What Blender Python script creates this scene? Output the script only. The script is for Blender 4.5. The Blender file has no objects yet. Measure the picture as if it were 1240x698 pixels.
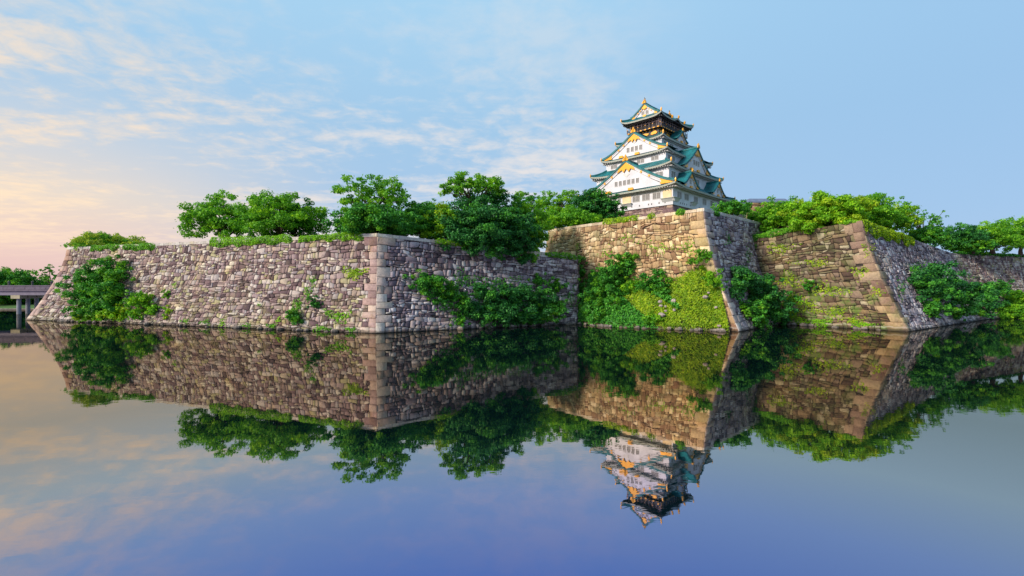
import bpy, math, random
import numpy as np
from mathutils import Vector
from mathutils.bvhtree import BVHTree

R = math.radians
SC = bpy.context.scene
COL = SC.collection
F, CX, YH, CAMH = 570.0, 620.0, 347.0, 10.4      # photo focal length / horizon in photo pixels, eye height above the moat

# ------------------------------------------------------------------ camera, sky, sun, exposure
cam_d = bpy.data.cameras.new('camera')
cam = bpy.data.objects.new('camera', cam_d); COL.objects.link(cam)
cam.location = (0, 0, CAMH); cam.rotation_euler = (R(90), 0, 0)
cam_d.sensor_width = 36; cam_d.lens = F / 1240 * 36
cam_d.shift_y = -2.0 / 1240
cam_d.clip_start = 0.5; cam_d.clip_end = 6000
SC.camera = cam

SUN_EL, SUN_AZ = 27.0, 213.0                       # azimuth of the sun seen from the scene, degrees ccw from +X
sd = bpy.data.lights.new('sun', 'SUN'); sun = bpy.data.objects.new('sun', sd); COL.objects.link(sun)
sd.energy = 4.5; sd.angle = R(9.0); sd.color = (1.0, 0.89, 0.75)
sv = Vector((math.cos(R(SUN_AZ)) * math.cos(R(SUN_EL)), math.sin(R(SUN_AZ)) * math.cos(R(SUN_EL)), math.sin(R(SUN_EL))))
sun.rotation_euler = sv.to_track_quat('Z', 'Y').to_euler()
sun.location = sv * 300

SC.view_settings.view_transform = 'Standard'
SC.view_settings.look = 'None'
SC.view_settings.exposure = 0.2
SC.view_settings.gamma = 1.0
SC.render.engine = 'CYCLES'
SC.cycles.use_denoising = True
SC.cycles.max_bounces = 6
SC.cycles.diffuse_bounces = 3
SC.cycles.glossy_bounces = 3
SC.cycles.transmission_bounces = 2
SC.cycles.transparent_max_bounces = 4


class NT:
    """tiny node-tree helper"""
    def __init__(s, tree): s.t = tree; s.n = tree.nodes; s.l = tree.links
    def add(s, typ, **kw):
        n = s.n.new(typ)
        for k, v in kw.items(): setattr(n, k, v)
        return n
    def link(s, a, b): s.l.new(a, b)
    def put(s, sock, v):
        if hasattr(v, 'is_linked') or isinstance(v, bpy.types.NodeSocket): s.l.new(v, sock)
        else: sock.default_value = v
    def math(s, op, a, b=0.0, c=None, clamp=False):
        n = s.add('ShaderNodeMath', operation=op, use_clamp=clamp)
        s.put(n.inputs[0], a); s.put(n.inputs[1], b)
        if c is not None: s.put(n.inputs[2], c)
        return n.outputs[0]
    def mix(s, fac, a, b, mode='MIX'):
        n = s.add('ShaderNodeMix', data_type='RGBA', blend_type=mode)
        s.put(n.inputs[0], fac); s.put(n.inputs[6], a); s.put(n.inputs[7], b)
        return n.outputs[2]
    def smooth(s, v, a, b, lo=0.0, hi=1.0):
        n = s.add('ShaderNodeMapRange', interpolation_type='SMOOTHSTEP')
        s.put(n.inputs[0], v); n.inputs[1].default_value = a; n.inputs[2].default_value = b
        n.inputs[3].default_value = lo; n.inputs[4].default_value = hi
        return n.outputs[0]
    def noise(s, vec, scale, detail=4, rough=0.55, dist=0.0):
        n = s.add('ShaderNodeTexNoise')
        if vec is not None: s.put(n.inputs['Vector'], vec)
        n.inputs['Scale'].default_value = scale; n.inputs['Detail'].default_value = detail
        n.inputs['Roughness'].default_value = rough; n.inputs['Distortion'].default_value = dist
        return n.outputs[0]
    def ramp(s, fac, stops, interp='LINEAR'):
        n = s.add('ShaderNodeValToRGB'); cr = n.color_ramp; cr.interpolation = interp
        while len(cr.elements) < len(stops): cr.elements.new(0.5)
        for e, (p, c) in zip(cr.elements, stops): e.position = p; e.color = (*c, 1)
        s.put(n.inputs[0], fac)
        return n.outputs[0]


def make_sky():
    w = bpy.data.worlds.new('World'); SC.world = w; w.use_nodes = True
    g = NT(w.node_tree); g.n.clear()
    tc = g.add('ShaderNodeTexCoord'); sep = g.add('ShaderNodeSeparateXYZ'); g.link(tc.outputs['Generated'], sep.inputs[0])
    x, y, z = sep.outputs
    sky = g.add('ShaderNodeTexSky', sky_type='NISHITA'); sky.sun_disc = False
    sky.sun_elevation = R(SUN_EL); sky.sun_rotation = R(90 - SUN_AZ)
    sky.air_density = 1.0; sky.dust_density = 0.6; sky.ozone_density = 1.5
    # evening air: pale blue dome, rose and cream low on the left
    K = 8.5
    def k(c): return tuple(v * K for v in c)
    base = g.ramp(z, [(0.0, (.46, .56, .78)), (.12, (.40, .57, .80)), (.30, (.37, .59, .82)), (.52, (.40, .67, .90)), (1.0, (.40, .66, .95))])
    hl = g.math('SQRT', g.math('ADD', g.math('MULTIPLY', x, x), g.math('MULTIPLY', y, y)))
    ax = g.math('DIVIDE', x, hl)
    leftness = g.smooth(ax, -0.24, -0.74)
    base = g.mix(g.smooth(ax, .0, .75, 0, .42), base, (.29, .52, .82, 1))
    low = g.smooth(z, 0.42, 0.05)
    warm = g.math('MULTIPLY', g.math('MULTIPLY', leftness, low), 0.86)
    wcol = g.ramp(z, [(0.0, (.84, .50, .48)), (.06, (.95, .64, .52)), (.14, (1.02, .78, .54)), (.28, (.80, .77, .73)), (.45, (.62, .70, .80))])
    base = g.mix(warm, base, wcol)
    # wind-drawn altocumulus, laid out on a flat layer high above
    den = g.math('ADD', z, 0.10)
    u = g.math('DIVIDE', x, den); v = g.math('DIVIDE', y, den)
    cv = g.add('ShaderNodeCombineXYZ'); g.link(u, cv.inputs[0]); g.link(v, cv.inputs[1])
    mp = g.add('ShaderNodeMapping'); g.link(cv.outputs[0], mp.inputs[0]); mp.inputs['Rotation'].default_value = (0, 0, R(28)); mp.inputs['Scale'].default_value = (1.0, 2.2, 1)
    n1 = g.noise(mp.outputs[0], 1.1, 6, .6, .6)
    n2 = g.noise(cv.outputs[0], 7.5, 5, .62, .3)
    n3 = g.noise(cv.outputs[0], .55, 2, .5)
    m = g.math('ADD', g.math('MULTIPLY', n1, .55), g.math('MULTIPLY', n2, .45))
    m = g.math('ADD', m, g.math('MULTIPLY', g.math('SUBTRACT', n3, .5), .5))
    cl = g.smooth(m, .41, .68)
    clear = g.smooth(ax, .42, .08)                      # the right of the sky is nearly clear
    band = g.smooth(z, .02, .10)
    thin = g.smooth(z, .47, .30, .36, 1.0)
    cl = g.math('MULTIPLY', g.math('MULTIPLY', cl, band), g.math('MULTIPLY', g.math('MULTIPLY', clear, thin), .74))
    ccol = g.mix(leftness, (.94, .84, .76, 1), (1.12, .84, .56, 1))
    base = g.mix(cl, base, ccol)
    scaled = g.mix(1.0, base, (K, K, K, 1), 'MULTIPLY')
    fin = g.mix(0.06, scaled, sky.outputs[0])
    bg = g.add('ShaderNodeBackground'); g.link(fin, bg.inputs[0]); bg.inputs[1].default_value = 0.105
    out = g.add('ShaderNodeOutputWorld'); g.link(bg.outputs[0], out.inputs[0])


make_sky()


# ------------------------------------------------------------------ helpers
def P(x, y, d):
    """a point seen at photo pixel (x, y), d metres out"""
    return Vector(((x - CX) * d / F, d, CAMH + (YH - y) * d / F))


def tag(o, label=None, cat=None, group=None, kind=None):
    if label: o['label'] = label
    if cat: o['category'] = cat
    if group: o['group'] = group
    if kind: o['kind'] = kind
    return o


def empty(name, loc, rz=0.0):
    o = bpy.data.objects.new(name, None); COL.objects.link(o)
    o.location = loc; o.rotation_euler = (0, 0, rz); o.empty_display_size = 1.0
    return o


def link_mesh(name, me, mats, parent=None):
    for m in (mats if isinstance(mats, (list, tuple)) else [mats]): me.materials.append(m)
    o = bpy.data.objects.new(name, me); COL.objects.link(o)
    if parent is not None: o.parent = parent
    return o


class MB:
    """collects faces, builds ONE mesh object"""
    def __init__(s): s.v = []; s.f = []; s.m = []
    def poly(s, pts, m=0):
        i = len(s.v); s.v.extend([tuple(p) for p in pts]); s.f.append(tuple(range(i, i + len(pts)))); s.m.append(m)
    def grid(s, rows, m=0):
        i = len(s.v); nr, nc = len(rows), len(rows[0])
        for r in rows: s.v.extend([tuple(p) for p in r])
        for a in range(nr - 1):
            for b in range(nc - 1):
                s.f.append((i + a * nc + b, i + a * nc + b + 1, i + (a + 1) * nc + b + 1, i + (a + 1) * nc + b)); s.m.append(m)
    def hexa(s, c, m=0):
        """eight corners: bottom ring then top ring"""
        i = len(s.v); s.v.extend([tuple(p) for p in c])
        for q in ((3, 2, 1, 0), (4, 5, 6, 7), (0, 1, 5, 4), (1, 2, 6, 5), (2, 3, 7, 6), (3, 0, 4, 7)):
            s.f.append(tuple(i + k for k in q)); s.m.append(m)
    def box(s, x0, x1, y0, y1, z0, z1, m=0, fn=None):
        c = [(x0, y0, z0), (x1, y0, z0), (x1, y1, z0), (x0, y1, z0), (x0, y0, z1), (x1, y0, z1), (x1, y1, z1), (x0, y1, z1)]
        if fn: c = [fn(*p) for p in c]
        s.hexa(c, m)
    def tube(s, pts, rad, n=6, m=0):
        i0 = len(s.v); k = len(pts)
        for j, p in enumerate(pts):
            p = Vector(p)
            t = (Vector(pts[min(j + 1, k - 1)]) - Vector(pts[max(j - 1, 0)])).normalized()
            a = t.cross(Vector((0.31, 0.2, 1)) if abs(t.z) < .9 else Vector((1, 0.1, 0))).normalized(); b = t.cross(a)
            for q in range(n):
                an = 2 * math.pi * q / n
                s.v.append(tuple(p + (a * math.cos(an) + b * math.sin(an)) * rad[j]))
        for j in range(k - 1):
            for q in range(n):
                s.f.append((i0 + j * n + q, i0 + j * n + (q + 1) % n, i0 + (j + 1) * n + (q + 1) % n, i0 + (j + 1) * n + q)); s.m.append(m)
        s.f.append(tuple(i0 + q for q in range(n - 1, -1, -1))); s.m.append(m)
        s.f.append(tuple(i0 + (k - 1) * n + q for q in range(n))); s.m.append(m)
    def build(s, name, mats, parent=None, smooth=False):
        me = bpy.data.meshes.new(name); me.from_pydata(s.v, [], s.f)
        me.polygons.foreach_set('material_index', s.m)
        if smooth: me.polygons.foreach_set('use_smooth', [True] * len(s.f))
        me.update()
        return link_mesh(name, me, mats, parent)


def fast_mesh(name, verts, counts, loops, mats, parent=None, mat_idx=None):
    me = bpy.data.meshes.new(name)
    me.vertices.add(len(verts)); me.vertices.foreach_set('co', np.asarray(verts, np.float32).ravel())
    me.loops.add(len(loops)); me.loops.foreach_set('vertex_index', np.asarray(loops, np.int32))
    me.polygons.add(len(counts))
    st = np.concatenate(([0], np.cumsum(counts)[:-1])).astype(np.int32)
    me.polygons.foreach_set('loop_start', st)
    if mat_idx is not None: me.polygons.foreach_set('material_index', np.asarray(mat_idx, np.int32))
    me.update(calc_edges=True); me.validate()
    return link_mesh(name, me, mats, parent)


# ------------------------------------------------------------------ materials
def new_mat(name):
    m = bpy.data.materials.new(name); m.use_nodes = True
    g = NT(m.node_tree); b = g.n['Principled BSDF']
    return m, g, b


def plain(name, col, rough=.6, var=.12, scale=.6, metal=0.0, spec=.4, bump=0.0):
    m, g, b = new_mat(name)
    geo = g.add('ShaderNodeNewGeometry')
    n = g.noise(geo.outputs['Position'], scale, 5)
    c0 = tuple(c * (1 - var) for c in col) + (1,); c1 = tuple(min(1, c * (1 + var)) for c in col) + (1,)
    g.link(g.mix(g.smooth(n, .3, .7), c0, c1), b.inputs['Base Color'])
    b.inputs['Roughness'].default_value = rough; b.inputs['Metallic'].default_value = metal; b.inputs['Specular IOR Level'].default_value = spec
    if bump:
        bp = g.add('ShaderNodeBump'); bp.inputs['Strength'].default_value = bump; bp.inputs['Distance'].default_value = .08
        g.link(g.noise(geo.outputs['Position'], scale * 6, 4), bp.inputs['Height']); g.link(bp.outputs[0], b.inputs['Normal'])
    return m


def stone_mat(name, pal, moss=.0, mosscol=(.10, .17, .02), lime=.35, stain=.35, mosslow=6.0):
    """one block = one island = one tint; moss and dark weathering streaks on top"""
    m, g, b = new_mat(name)
    geo = g.add('ShaderNodeNewGeometry')
    n = len(pal)
    col = g.ramp(geo.outputs['Random Per Island'], [(i / n, c) for i, c in enumerate(pal)], 'CONSTANT')
    pos = geo.outputs['Position']
    fine = g.noise(pos, 2.2, 6, .65)
    col = g.mix(1.0, col, g.ramp(fine, [(.25, (.62, .60, .60)), (.5, (1, 1, 1)), (.78, (1.28, 1.26, 1.22))]), 'MULTIPLY')
    mp = g.add('ShaderNodeMapping'); g.link(pos, mp.inputs[0]); mp.inputs['Scale'].default_value = (.35, .35, .09)
    big = g.noise(mp.outputs[0], 1.0, 4, .6)
    col = g.mix(g.math('MULTIPLY', g.smooth(big, .52, .70), stain), col, (.075, .055, .055, 1))
    pat = g.noise(pos, .075, 5, .62)
    col = g.mix(g.math('MULTIPLY', g.smooth(pat, .50, .64), stain * 1.1), col, g.mix(1.0, col, (.50, .36, .36, 1), 'MULTIPLY'))
    lich = g.noise(pos, .11, 5, .62, .5)
    col = g.mix(g.math('MULTIPLY', g.smooth(lich, .52, .66), .38), col, g.mix(1.0, col, (1.25, 1.15, .62, 1), 'MULTIPLY'))
    if moss > 0:
        sep = g.add('ShaderNodeSeparateXYZ'); g.link(pos, sep.inputs[0])
        lo = g.smooth(sep.outputs[2], mosslow * 2.6, mosslow * .3, .25, 1.0)
        mn = g.noise(pos, .33, 6, .66)
        f = g.math('MULTIPLY', g.math('MULTIPLY', g.smooth(mn, .46, .62), lo), moss)
        col = g.mix(f, col, (*mosscol, 1))
    sepw = g.add('ShaderNodeSeparateXYZ'); g.link(pos, sepw.inputs[0])
    edge = g.math('ADD', sepw.outputs[2], g.math('MULTIPLY', g.noise(pos, .8, 3), 1.1))
    col = g.mix(g.smooth(edge, 1.35, .75, 0, .72), col, (.030, .030, .020, 1))      # wet, algae-dark foot
    wl = g.math('MULTIPLY', g.math('MULTIPLY', g.smooth(edge, 1.75, 1.45), g.smooth(edge, 1.15, 1.4)), lime)
    col = g.mix(wl, col, (.45, .42, .37, 1))
    g.link(col, b.inputs['Base Color'])
    b.inputs['Roughness'].default_value = .88; b.inputs['Specular IOR Level'].default_value = .25
    bp = g.add('ShaderNodeBump'); bp.inputs['Strength'].default_value = .8; bp.inputs['Distance'].default_value = .10
    g.link(g.noise(pos, 3.5, 5, .6), bp.inputs['Height']); g.link(bp.outputs[0], b.inputs['Normal'])
    return m


def leaf_mat(name, dark, light, trans=.42):
    m, g, b = new_mat(name)
    geo = g.add('ShaderNodeNewGeometry')
    col = g.ramp(geo.outputs['Random Per Island'], [(0, dark), (.55, tuple((a + c) / 2 for a, c in zip(dark, light))), (1, light)])
    n = g.noise(geo.outputs['Position'], .55, 4, .6)
    col = g.mix(1.0, col, g.ramp(n, [(.32, (.50, .62, .70)), (.68, (1.35, 1.2, 1.0))]), 'MULTIPLY')
    g.link(col, b.inputs['Base Color'])
    b.inputs['Roughness'].default_value = .55; b.inputs['Specular IOR Level'].default_value = .25
    tr = g.add('ShaderNodeBsdfTranslucent'); g.link(g.mix(1.0, col, (1.3, 1.25, .6, 1), 'MULTIPLY'), tr.inputs[0])
    mx = g.add('ShaderNodeMixShader'); mx.inputs[0].default_value = trans
    g.link(b.outputs[0], mx.inputs[1]); g.link(tr.outputs[0], mx.inputs[2]); g.link(mx.outputs[0], g.n['Material Output'].inputs[0])
    return m


M = {}
M['mortar'] = plain('earth_between_stones', (.035, .028, .024), .95)
PAL_MAUVE = [(0.352, 0.267, 0.244), (0.12, 0.077, 0.084), (0.441, 0.378, 0.346), (0.208, 0.142, 0.143), (0.512, 0.456, 0.396), (0.288, 0.215, 0.219), (0.08, 0.052, 0.057), (0.392, 0.318, 0.253), (0.32, 0.275, 0.278), (0.168, 0.107, 0.11), (0.24, 0.172, 0.169), (0.336, 0.301, 0.177), (0.232, 0.159, 0.16)]
PAL_SHADE_COOL = [(0.378, 0.318, 0.344), (0.138, 0.103, 0.129), (0.482, 0.43, 0.447), (0.249, 0.206, 0.237), (0.396, 0.318, 0.301), (0.095, 0.073, 0.09), (0.31, 0.258, 0.292), (0.189, 0.146, 0.172), (0.533, 0.49, 0.499)]  # shaded flanks: the bluish cast of skylight is put into these stone colours
PAL_TAN = [(0.466, 0.332, 0.179), (0.269, 0.161, 0.09), (0.573, 0.435, 0.249), (0.376, 0.255, 0.14), (0.662, 0.528, 0.343), (0.215, 0.118, 0.07), (0.502, 0.349, 0.211), (0.34, 0.264, 0.148), (0.431, 0.281, 0.148)]
PAL_BROWN = [(0.205, 0.144, 0.085), (0.106, 0.067, 0.043), (0.281, 0.222, 0.136), (0.152, 0.103, 0.066), (0.342, 0.289, 0.194), (0.076, 0.048, 0.036), (0.22, 0.157, 0.108), (0.167, 0.14, 0.078)]
PAL_QUOIN = [(0.459, 0.377, 0.328), (0.279, 0.205, 0.193), (0.394, 0.303, 0.254), (0.525, 0.459, 0.41), (0.221, 0.148, 0.143), (0.426, 0.344, 0.312)]
PAL_COPE = [(0.476, 0.442, 0.399), (0.391, 0.357, 0.323), (0.527, 0.493, 0.451), (0.425, 0.383, 0.357)]
PAL_KEEP = [(.24, .155, .15), (.17, .105, .11), (.31, .21, .19), (.20, .14, .14), (.35, .25, .21)]
M['mauve'] = stone_mat('mauve_stone', PAL_MAUVE, .42, (.20, .19, .06), mosslow=5)
M['shade_cool'] = stone_mat('shade_cool_stone', PAL_SHADE_COOL, .25, (.05, .09, .03), stain=.45, mosslow=4)
M['tan'] = stone_mat('tan_stone', PAL_TAN, .45, (.14, .17, .03), stain=.4, mosslow=11)
M['brown'] = stone_mat('brown_stone', PAL_BROWN, .85, (.075, .15, .02), stain=.6, mosslow=8)
M['quoin_mauve'] = stone_mat('mauve_corner_stone', [(.40,.29,.25),(.24,.155,.15),(.33,.22,.20),(.47,.36,.30),(.19,.12,.12),(.37,.26,.24)], .1, stain=.4)
M['quoin'] = stone_mat('corner_stone', PAL_QUOIN, .1, stain=.25)
M['quoin_tan'] = stone_mat('tan_corner_stone', PAL_TAN, .15, (.14, .17, .03), stain=.3)
M['quoin_brown'] = stone_mat('brown_corner_stone', [(.25, .17, .12), (.18, .115, .085), (.30, .215, .145), (.22, .145, .11), (.35, .26, .17)], .35, (.11, .15, .02), stain=.5)
M['cope'] = stone_mat('coping_stone', PAL_COPE, .12, (.2, .22, .1), stain=.2)
M['cope_tan'] = stone_mat('tan_coping_stone', [(.52, .42, .30), (.44, .34, .23), (.58, .49, .37)], .15, stain=.2)
M['keep_stone'] = stone_mat('keep_stone', PAL_KEEP, 0, stain=.3)
M['rock'] = stone_mat('loose_rock', [(.26, .20, .20), (.15, .11, .11), (.36, .30, .28), (.20, .14, .14)], .15, (.06, .11, .02), lime=0)

M['leaf_bright'] = leaf_mat('bright_leaf', (0.11, 0.36, 0.012), (0.34, 0.64, 0.028))
M['leaf_mid'] = leaf_mat('mid_green_leaf', (0.055, 0.26, 0.014), (0.22, 0.52, 0.03))
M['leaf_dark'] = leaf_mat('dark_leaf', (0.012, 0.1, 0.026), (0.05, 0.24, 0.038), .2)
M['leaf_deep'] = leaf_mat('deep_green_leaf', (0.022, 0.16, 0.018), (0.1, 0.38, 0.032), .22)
M['leaf_pale'] = leaf_mat('pale_leaf', (0.2, 0.34, 0.03), (0.44, 0.56, 0.06))
M['leaf_yellow'] = leaf_mat('yellow_green_leaf', (0.2, 0.4, 0.01), (0.46, 0.62, 0.03))
M['grass'] = leaf_mat('grass_blade', (.14, .32, .012), (.40, .54, .03))
M['bark'] = plain('bark', (.075, .052, .038), .9, .3, 1.5, bump=.6)
M['soil'] = plain('soil', (.085, .085, .035), .95, .3, .3)
M['turf'] = plain('turf', (.06, .13, .02), .95, .3, .25)


# ------------------------------------------------------------------ masonry
def vnoise(u, seed, sc):
    rng = np.random.default_rng(seed); tab = rng.uniform(-1, 1, 512)
    q = np.asarray(u) * sc; i = np.floor(q).astype(int); f = q - i; f = f * f * (3 - 2 * f)
    return tab[i % 512] * (1 - f) + tab[(i + 1) % 512] * f


class Face:
    """a battered wall face between a foot line and a top line"""
    def __init__(s, b0, b1, t0, t1, p=1.45):
        s.b0, s.b1, s.t0, s.t1 = [np.array(q, float) for q in (b0, b1, t0, t1)]
        s.p = p
        s.L = float(np.linalg.norm((s.b1 - s.b0 + s.t1 - s.t0) / 2)); s.H = float(np.linalg.norm((s.t0 - s.b0 + s.t1 - s.b1) / 2))
    def S(s, u, t):
        u = np.asarray(u, float)[..., None]; t = np.asarray(t, float)[..., None]
        b = s.b0 + (s.b1 - s.b0) * u; tp = s.t0 + (s.t1 - s.t0) * u
        w = 1 - np.abs(1 - t) ** s.p * np.sign(1 - t)
        q = b + (tp - b) * w
        q[..., 2] = (b + (tp - b) * t)[..., 2]
        return q
    def N(s, u, t):
        e = 1e-3
        du = s.S(np.asarray(u) + e, t) - s.S(np.asarray(u) - e, t); dt = s.S(u, np.asarray(t) + e) - s.S(u, np.asarray(t) - e)
        n = np.cross(du, dt)
        return n / np.linalg.norm(n, axis=-1, keepdims=True)


def stones(name, polys, face, shrink, mats, parent, rng, out=.16, back=None, chip=.05):
    """polys: (n,8,2) outlines in metres on the face -> separate rounded blocks"""
    A = np.asarray(polys, float); n = len(A)
    c = A.mean(1, keepdims=True)
    mid = c + (A - c) * 1.0
    frt = c + (A - c) * shrink + rng.uniform(-.03, .03, A.shape)
    e = rng.uniform(.55, 1.0, (n, 1)) * out
    def lift(q, h):
        u = q[..., 0] / face.L; t = q[..., 1] / face.H
        return face.S(u, t) + face.N(u, t) * h[..., None]
    V0 = lift(mid, np.full((n, 8), -.25)); V1 = lift(mid, np.broadcast_to(e - .10, (n, 8)))
    V2 = lift(frt, e + rng.uniform(-chip, chip, (n, 8)))
    V = np.concatenate([V0, V1, V2], 1).reshape(-1, 3)
    quad = []
    for r in (0, 8):
        for k in range(8): quad.append([r + k, r + (k + 1) % 8, r + 8 + (k + 1) % 8, r + 8 + k])
    quad = np.array(quad); base = (np.arange(n) * 24)[:, None, None]
    q = (quad[None] + base).reshape(n, -1); o = (np.arange(16, 24)[None] + base[:, 0])
    loops = np.concatenate([q, o], 1).ravel(); counts = np.tile([4] * 16 + [8], n)
    return fast_mesh(name, V, counts, loops, mats, parent)


def outline(ub0, ub1, ut0, ut1, lo, hi, gap, cut):
    """eight points of a block from its two joints and its two bed curves"""
    bl = np.array([ub0 + gap, lo(ub0) + gap]); br = np.array([ub1 - gap, lo(ub1) + gap])
    tr = np.array([ut1 - gap, hi(ut1) - gap]); tl = np.array([ut0 + gap, hi(ut0) - gap])
    def L(a, b, k): return a + (b - a) * k
    k = cut
    return [L(bl, br, k[0]), L(bl, br, 1 - k[1]), L(br, tr, k[1]), L(br, tr, 1 - k[2]), L(tr, tl, k[2]), L(tr, tl, 1 - k[3]), L(tl, bl, k[3]), L(tl, bl, 1 - k[0])]


def masonry(parent, face, mat, qmat=None, q0=False, q1=False, seed=1, row=.86, wid=1.14, cope=None, cope_h=.75, tmin=0.0, slant=.55):
    """field stones, big interlocked corner stones at flagged ends, coping"""
    rng = np.random.default_rng(seed)
    # earth behind the stones
    us = np.linspace(0, 1, 24); ts = np.linspace(-.03, 1, 10)
    G = face.S(us[None, :].repeat(10, 0), ts[:, None].repeat(24, 1)) - face.N(us[None, :].repeat(10, 0), ts[:, None].repeat(24, 1)) * .06
    mb = MB(); mb.grid(G.tolist()); mb.build('earth_core', M['mortar'], parent)
    H, L = face.H, face.L
    nr = max(4, 2 * int(round(H / row / 2)))
    hs = rng.uniform(.62, 1.4, nr); hs = np.concatenate([[0], np.cumsum(hs / hs.sum() * H)])
    def bed(j):
        amp = 0 if j in (0, nr) else row * .42
        return lambda u: hs[j] + amp * float(vnoise(u, seed * 97 + j, .23)) + amp * .9 * float(vnoise(u + 50, seed * 31 + j, .62))
    def qbed(j): return lambda u: hs[j]
    field, quoin = [], ([], [])
    for j in range(nr):
        k = (j // 2) % 2
        a = (3.4 if k else 1.9) * (1 + rng.uniform(-.3, .2)) if q0 else 0.0
        b = L - (1.9 if k else 3.4) * (1 + rng.uniform(-.12, .12)) if q1 else L
        if j % 2 == 0: qa, qb = a, b
        else: a, b = qa, qb
        u = a; jb, jt = a, a
        while u < b - .3:
            w = wid * rng.choice([.5, .8, 1.0, 1.3, 1.75, 2.3], p=[.2, .24, .24, .18, .1, .04]) * rng.uniform(.88, 1.12)
            if b - (u + w) < wid * .5: w = b - u
            nb = u + w; last = nb >= b - 1e-6
            kb = nb if last else nb + rng.uniform(-.5, .5) * slant; kt = nb if last else nb + rng.uniform(-.5, .5) * slant + .06
            g = rng.uniform(.018, .058)
            lo, hi = bed(j), bed(j + 1)
            if rng.random() < .22 and w > wid * .8:
                m = rng.uniform(.4, .6); mid = lambda uu, lo=lo, hi=hi, m=m: lo(uu) * (1 - m) + hi(uu) * m
                for l2, h2 in ((lo, mid), (mid, hi)): field.append(outline(jb, kb, jt, kt, l2, h2, g, rng.uniform(.03, .20, 4)))
            else: field.append(outline(jb, kb, jt, kt, lo, hi, g, rng.uniform(.02, .20, 4)))
            jb, jt = kb, kt; u = nb
    if q0 or q1:
        for j in range(0, nr, 2):
            k = (j // 2) % 2
            for on, side in ((q0, 0), (q1, 1)):
                if not on: continue
                w = (3.4 if k else 1.9) if side == 0 else (1.9 if k else 3.4)
                w *= rng.uniform(.98, 1.22)
                a, b = (-.12, w) if side == 0 else (L - w, L + .12)
                # sometimes the long stone is two
                parts = [(a, b)]
                if w > 3 and rng.random() < .35: mdl = a + (b - a) * rng.uniform(.4, .6); parts = [(a, mdl), (mdl, b)]
                for pa, pb in parts: quoin[side].append(outline(pa, pb, pa, pb, qbed(j), qbed(j + 2), .02, rng.uniform(.02, .06, 4)))
    f = stones('stone_face', field, face, .915, mat, parent, rng, out=.23, chip=.07)
    for q in quoin:
        if q: stones('corner_stones', q, face, .93, qmat, parent, rng, out=.30, chip=.09)
    if cope is not None:
        mb = MB(); u = 0.0
        while u < L - .05:
            w = min(rng.uniform(1.2, 2.6), L - u)
            if L - (u + w) < .7: w = L - u
            a, b = (u + .02) / L, (u + w - .02) / L
            pa, pb = face.S(a, 1.0), face.S(b, 1.0)
            n = face.N((a + b) / 2, 1.0); n = np.array([n[0], n[1], 0]); n /= np.linalg.norm(n)
            h = cope_h + rng.uniform(-.05, .06); fo = .20 + rng.uniform(-.04, .05)
            up = np.array([0, 0, 1.0])
            c = [pa + n * fo, pb + n * fo, pb - n * 1.3, pa - n * 1.3]
            mb.hexa([q + up * .01 for q in c] + [q + up * (h - .04) for q in c])
            # worn upper arris
            d = [q + (c[(i + 2) % 4] - q) * .035 + up * (h - .041) for i, q in enumerate(c)]
            mb.hexa(d + [q + up * .05 for q in d])
            u += w
        mb.build('coping', cope, parent)
    return f


FACES = []
def new_face(*a, **k): f = Face(*a, **k); FACES.append(f); return f

# rampart nearest the left: long pinkish front, then a shaded flank
L_b, L_t = (-150.5, 146, 0), (-141.6, 150, 22.1)
C1_b, C1_t = (-30.1, 104.2, 0), (-30.9, 108.0, 21.8)
R1_b, R1_t = (18.0, 130.5, 0), (18.4, 133.6, 18.3)
left_front = new_face(L_b, C1_b, L_t, C1_t)
left_flank = new_face(C1_b, R1_b, C1_t, R1_t)
left_end = new_face((-139, 185, 0), L_b, (-133, 186, 22.1), L_t)
left_return = new_face(R1_b, (30, 166, 0), R1_t, (27, 166, 18.3))
# rampart under the keep
C2_b, C2_t = (51.9, 107.8, 0), (45.6, 112.3, 28.3)
M0_b, M0_t = (4.5, 150, 0), (11.8, 152.8, 28.1)
M1_b, M1_t = (83, 139, 0), (76.5, 141.2, 28.3)
mid_front = new_face(M0_b, C2_b, M0_t, C2_t)
mid_flank = new_face(C2_b, M1_b, C2_t, M1_t)
mid_return = new_face((20, 180, 0), M0_b, (26, 180, 28.1), M0_t)
# rampart on the right
C3_b, C3_t = (90.6, 107.8, 0), (83.7, 113, 26.2)
B0_b, B0_t = (69.5, 133.5, 0), (64, 137, 23.2)
B1_b, B1_t = (149.3, 148, 0), (142, 152.3, 21.2)
right_front = new_face(B0_b, C3_b, B0_t, C3_t, p=1.3)
right_flank = new_face(C3_b, B1_b, C3_t, B1_t, p=1.3)
far_front = new_face(B1_b, (420, 272, 0), B1_t, (415, 277, 22.5))

w = tag(empty('stone_rampart', C1_b), 'pinkish grey stone rampart at left with a pale pointed corner rising from the moat', 'stone wall')
def rel(f, o):
    """faces are laid out in world metres; parts are placed relative to their wall"""
    return o
def wall(root, jobs):
    for face, kw in jobs: masonry(root, face, **kw)
    bpy.context.view_layer.update()
    for c in root.children: c.matrix_parent_inverse = root.matrix_world.inverted()
wall(w, [(left_front, dict(mat=M['mauve'], qmat=M['quoin_mauve'], q0=True, q1=True, seed=3, cope=M['cope'])),
         (left_flank, dict(mat=M['shade_cool'], qmat=M['quoin'], q0=True, seed=5, cope=M['cope'])),
         (left_end, dict(mat=M['mauve'], qmat=M['quoin_mauve'], q1=True, seed=7, row=1.3, wid=1.9)),
         (left_return, dict(mat=M['shade_cool'], seed=8, row=1.3, wid=1.9))])
w = tag(empty('stone_rampart', C2_b), 'tall sunlit tan stone rampart directly below the castle keep', 'stone wall')
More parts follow.
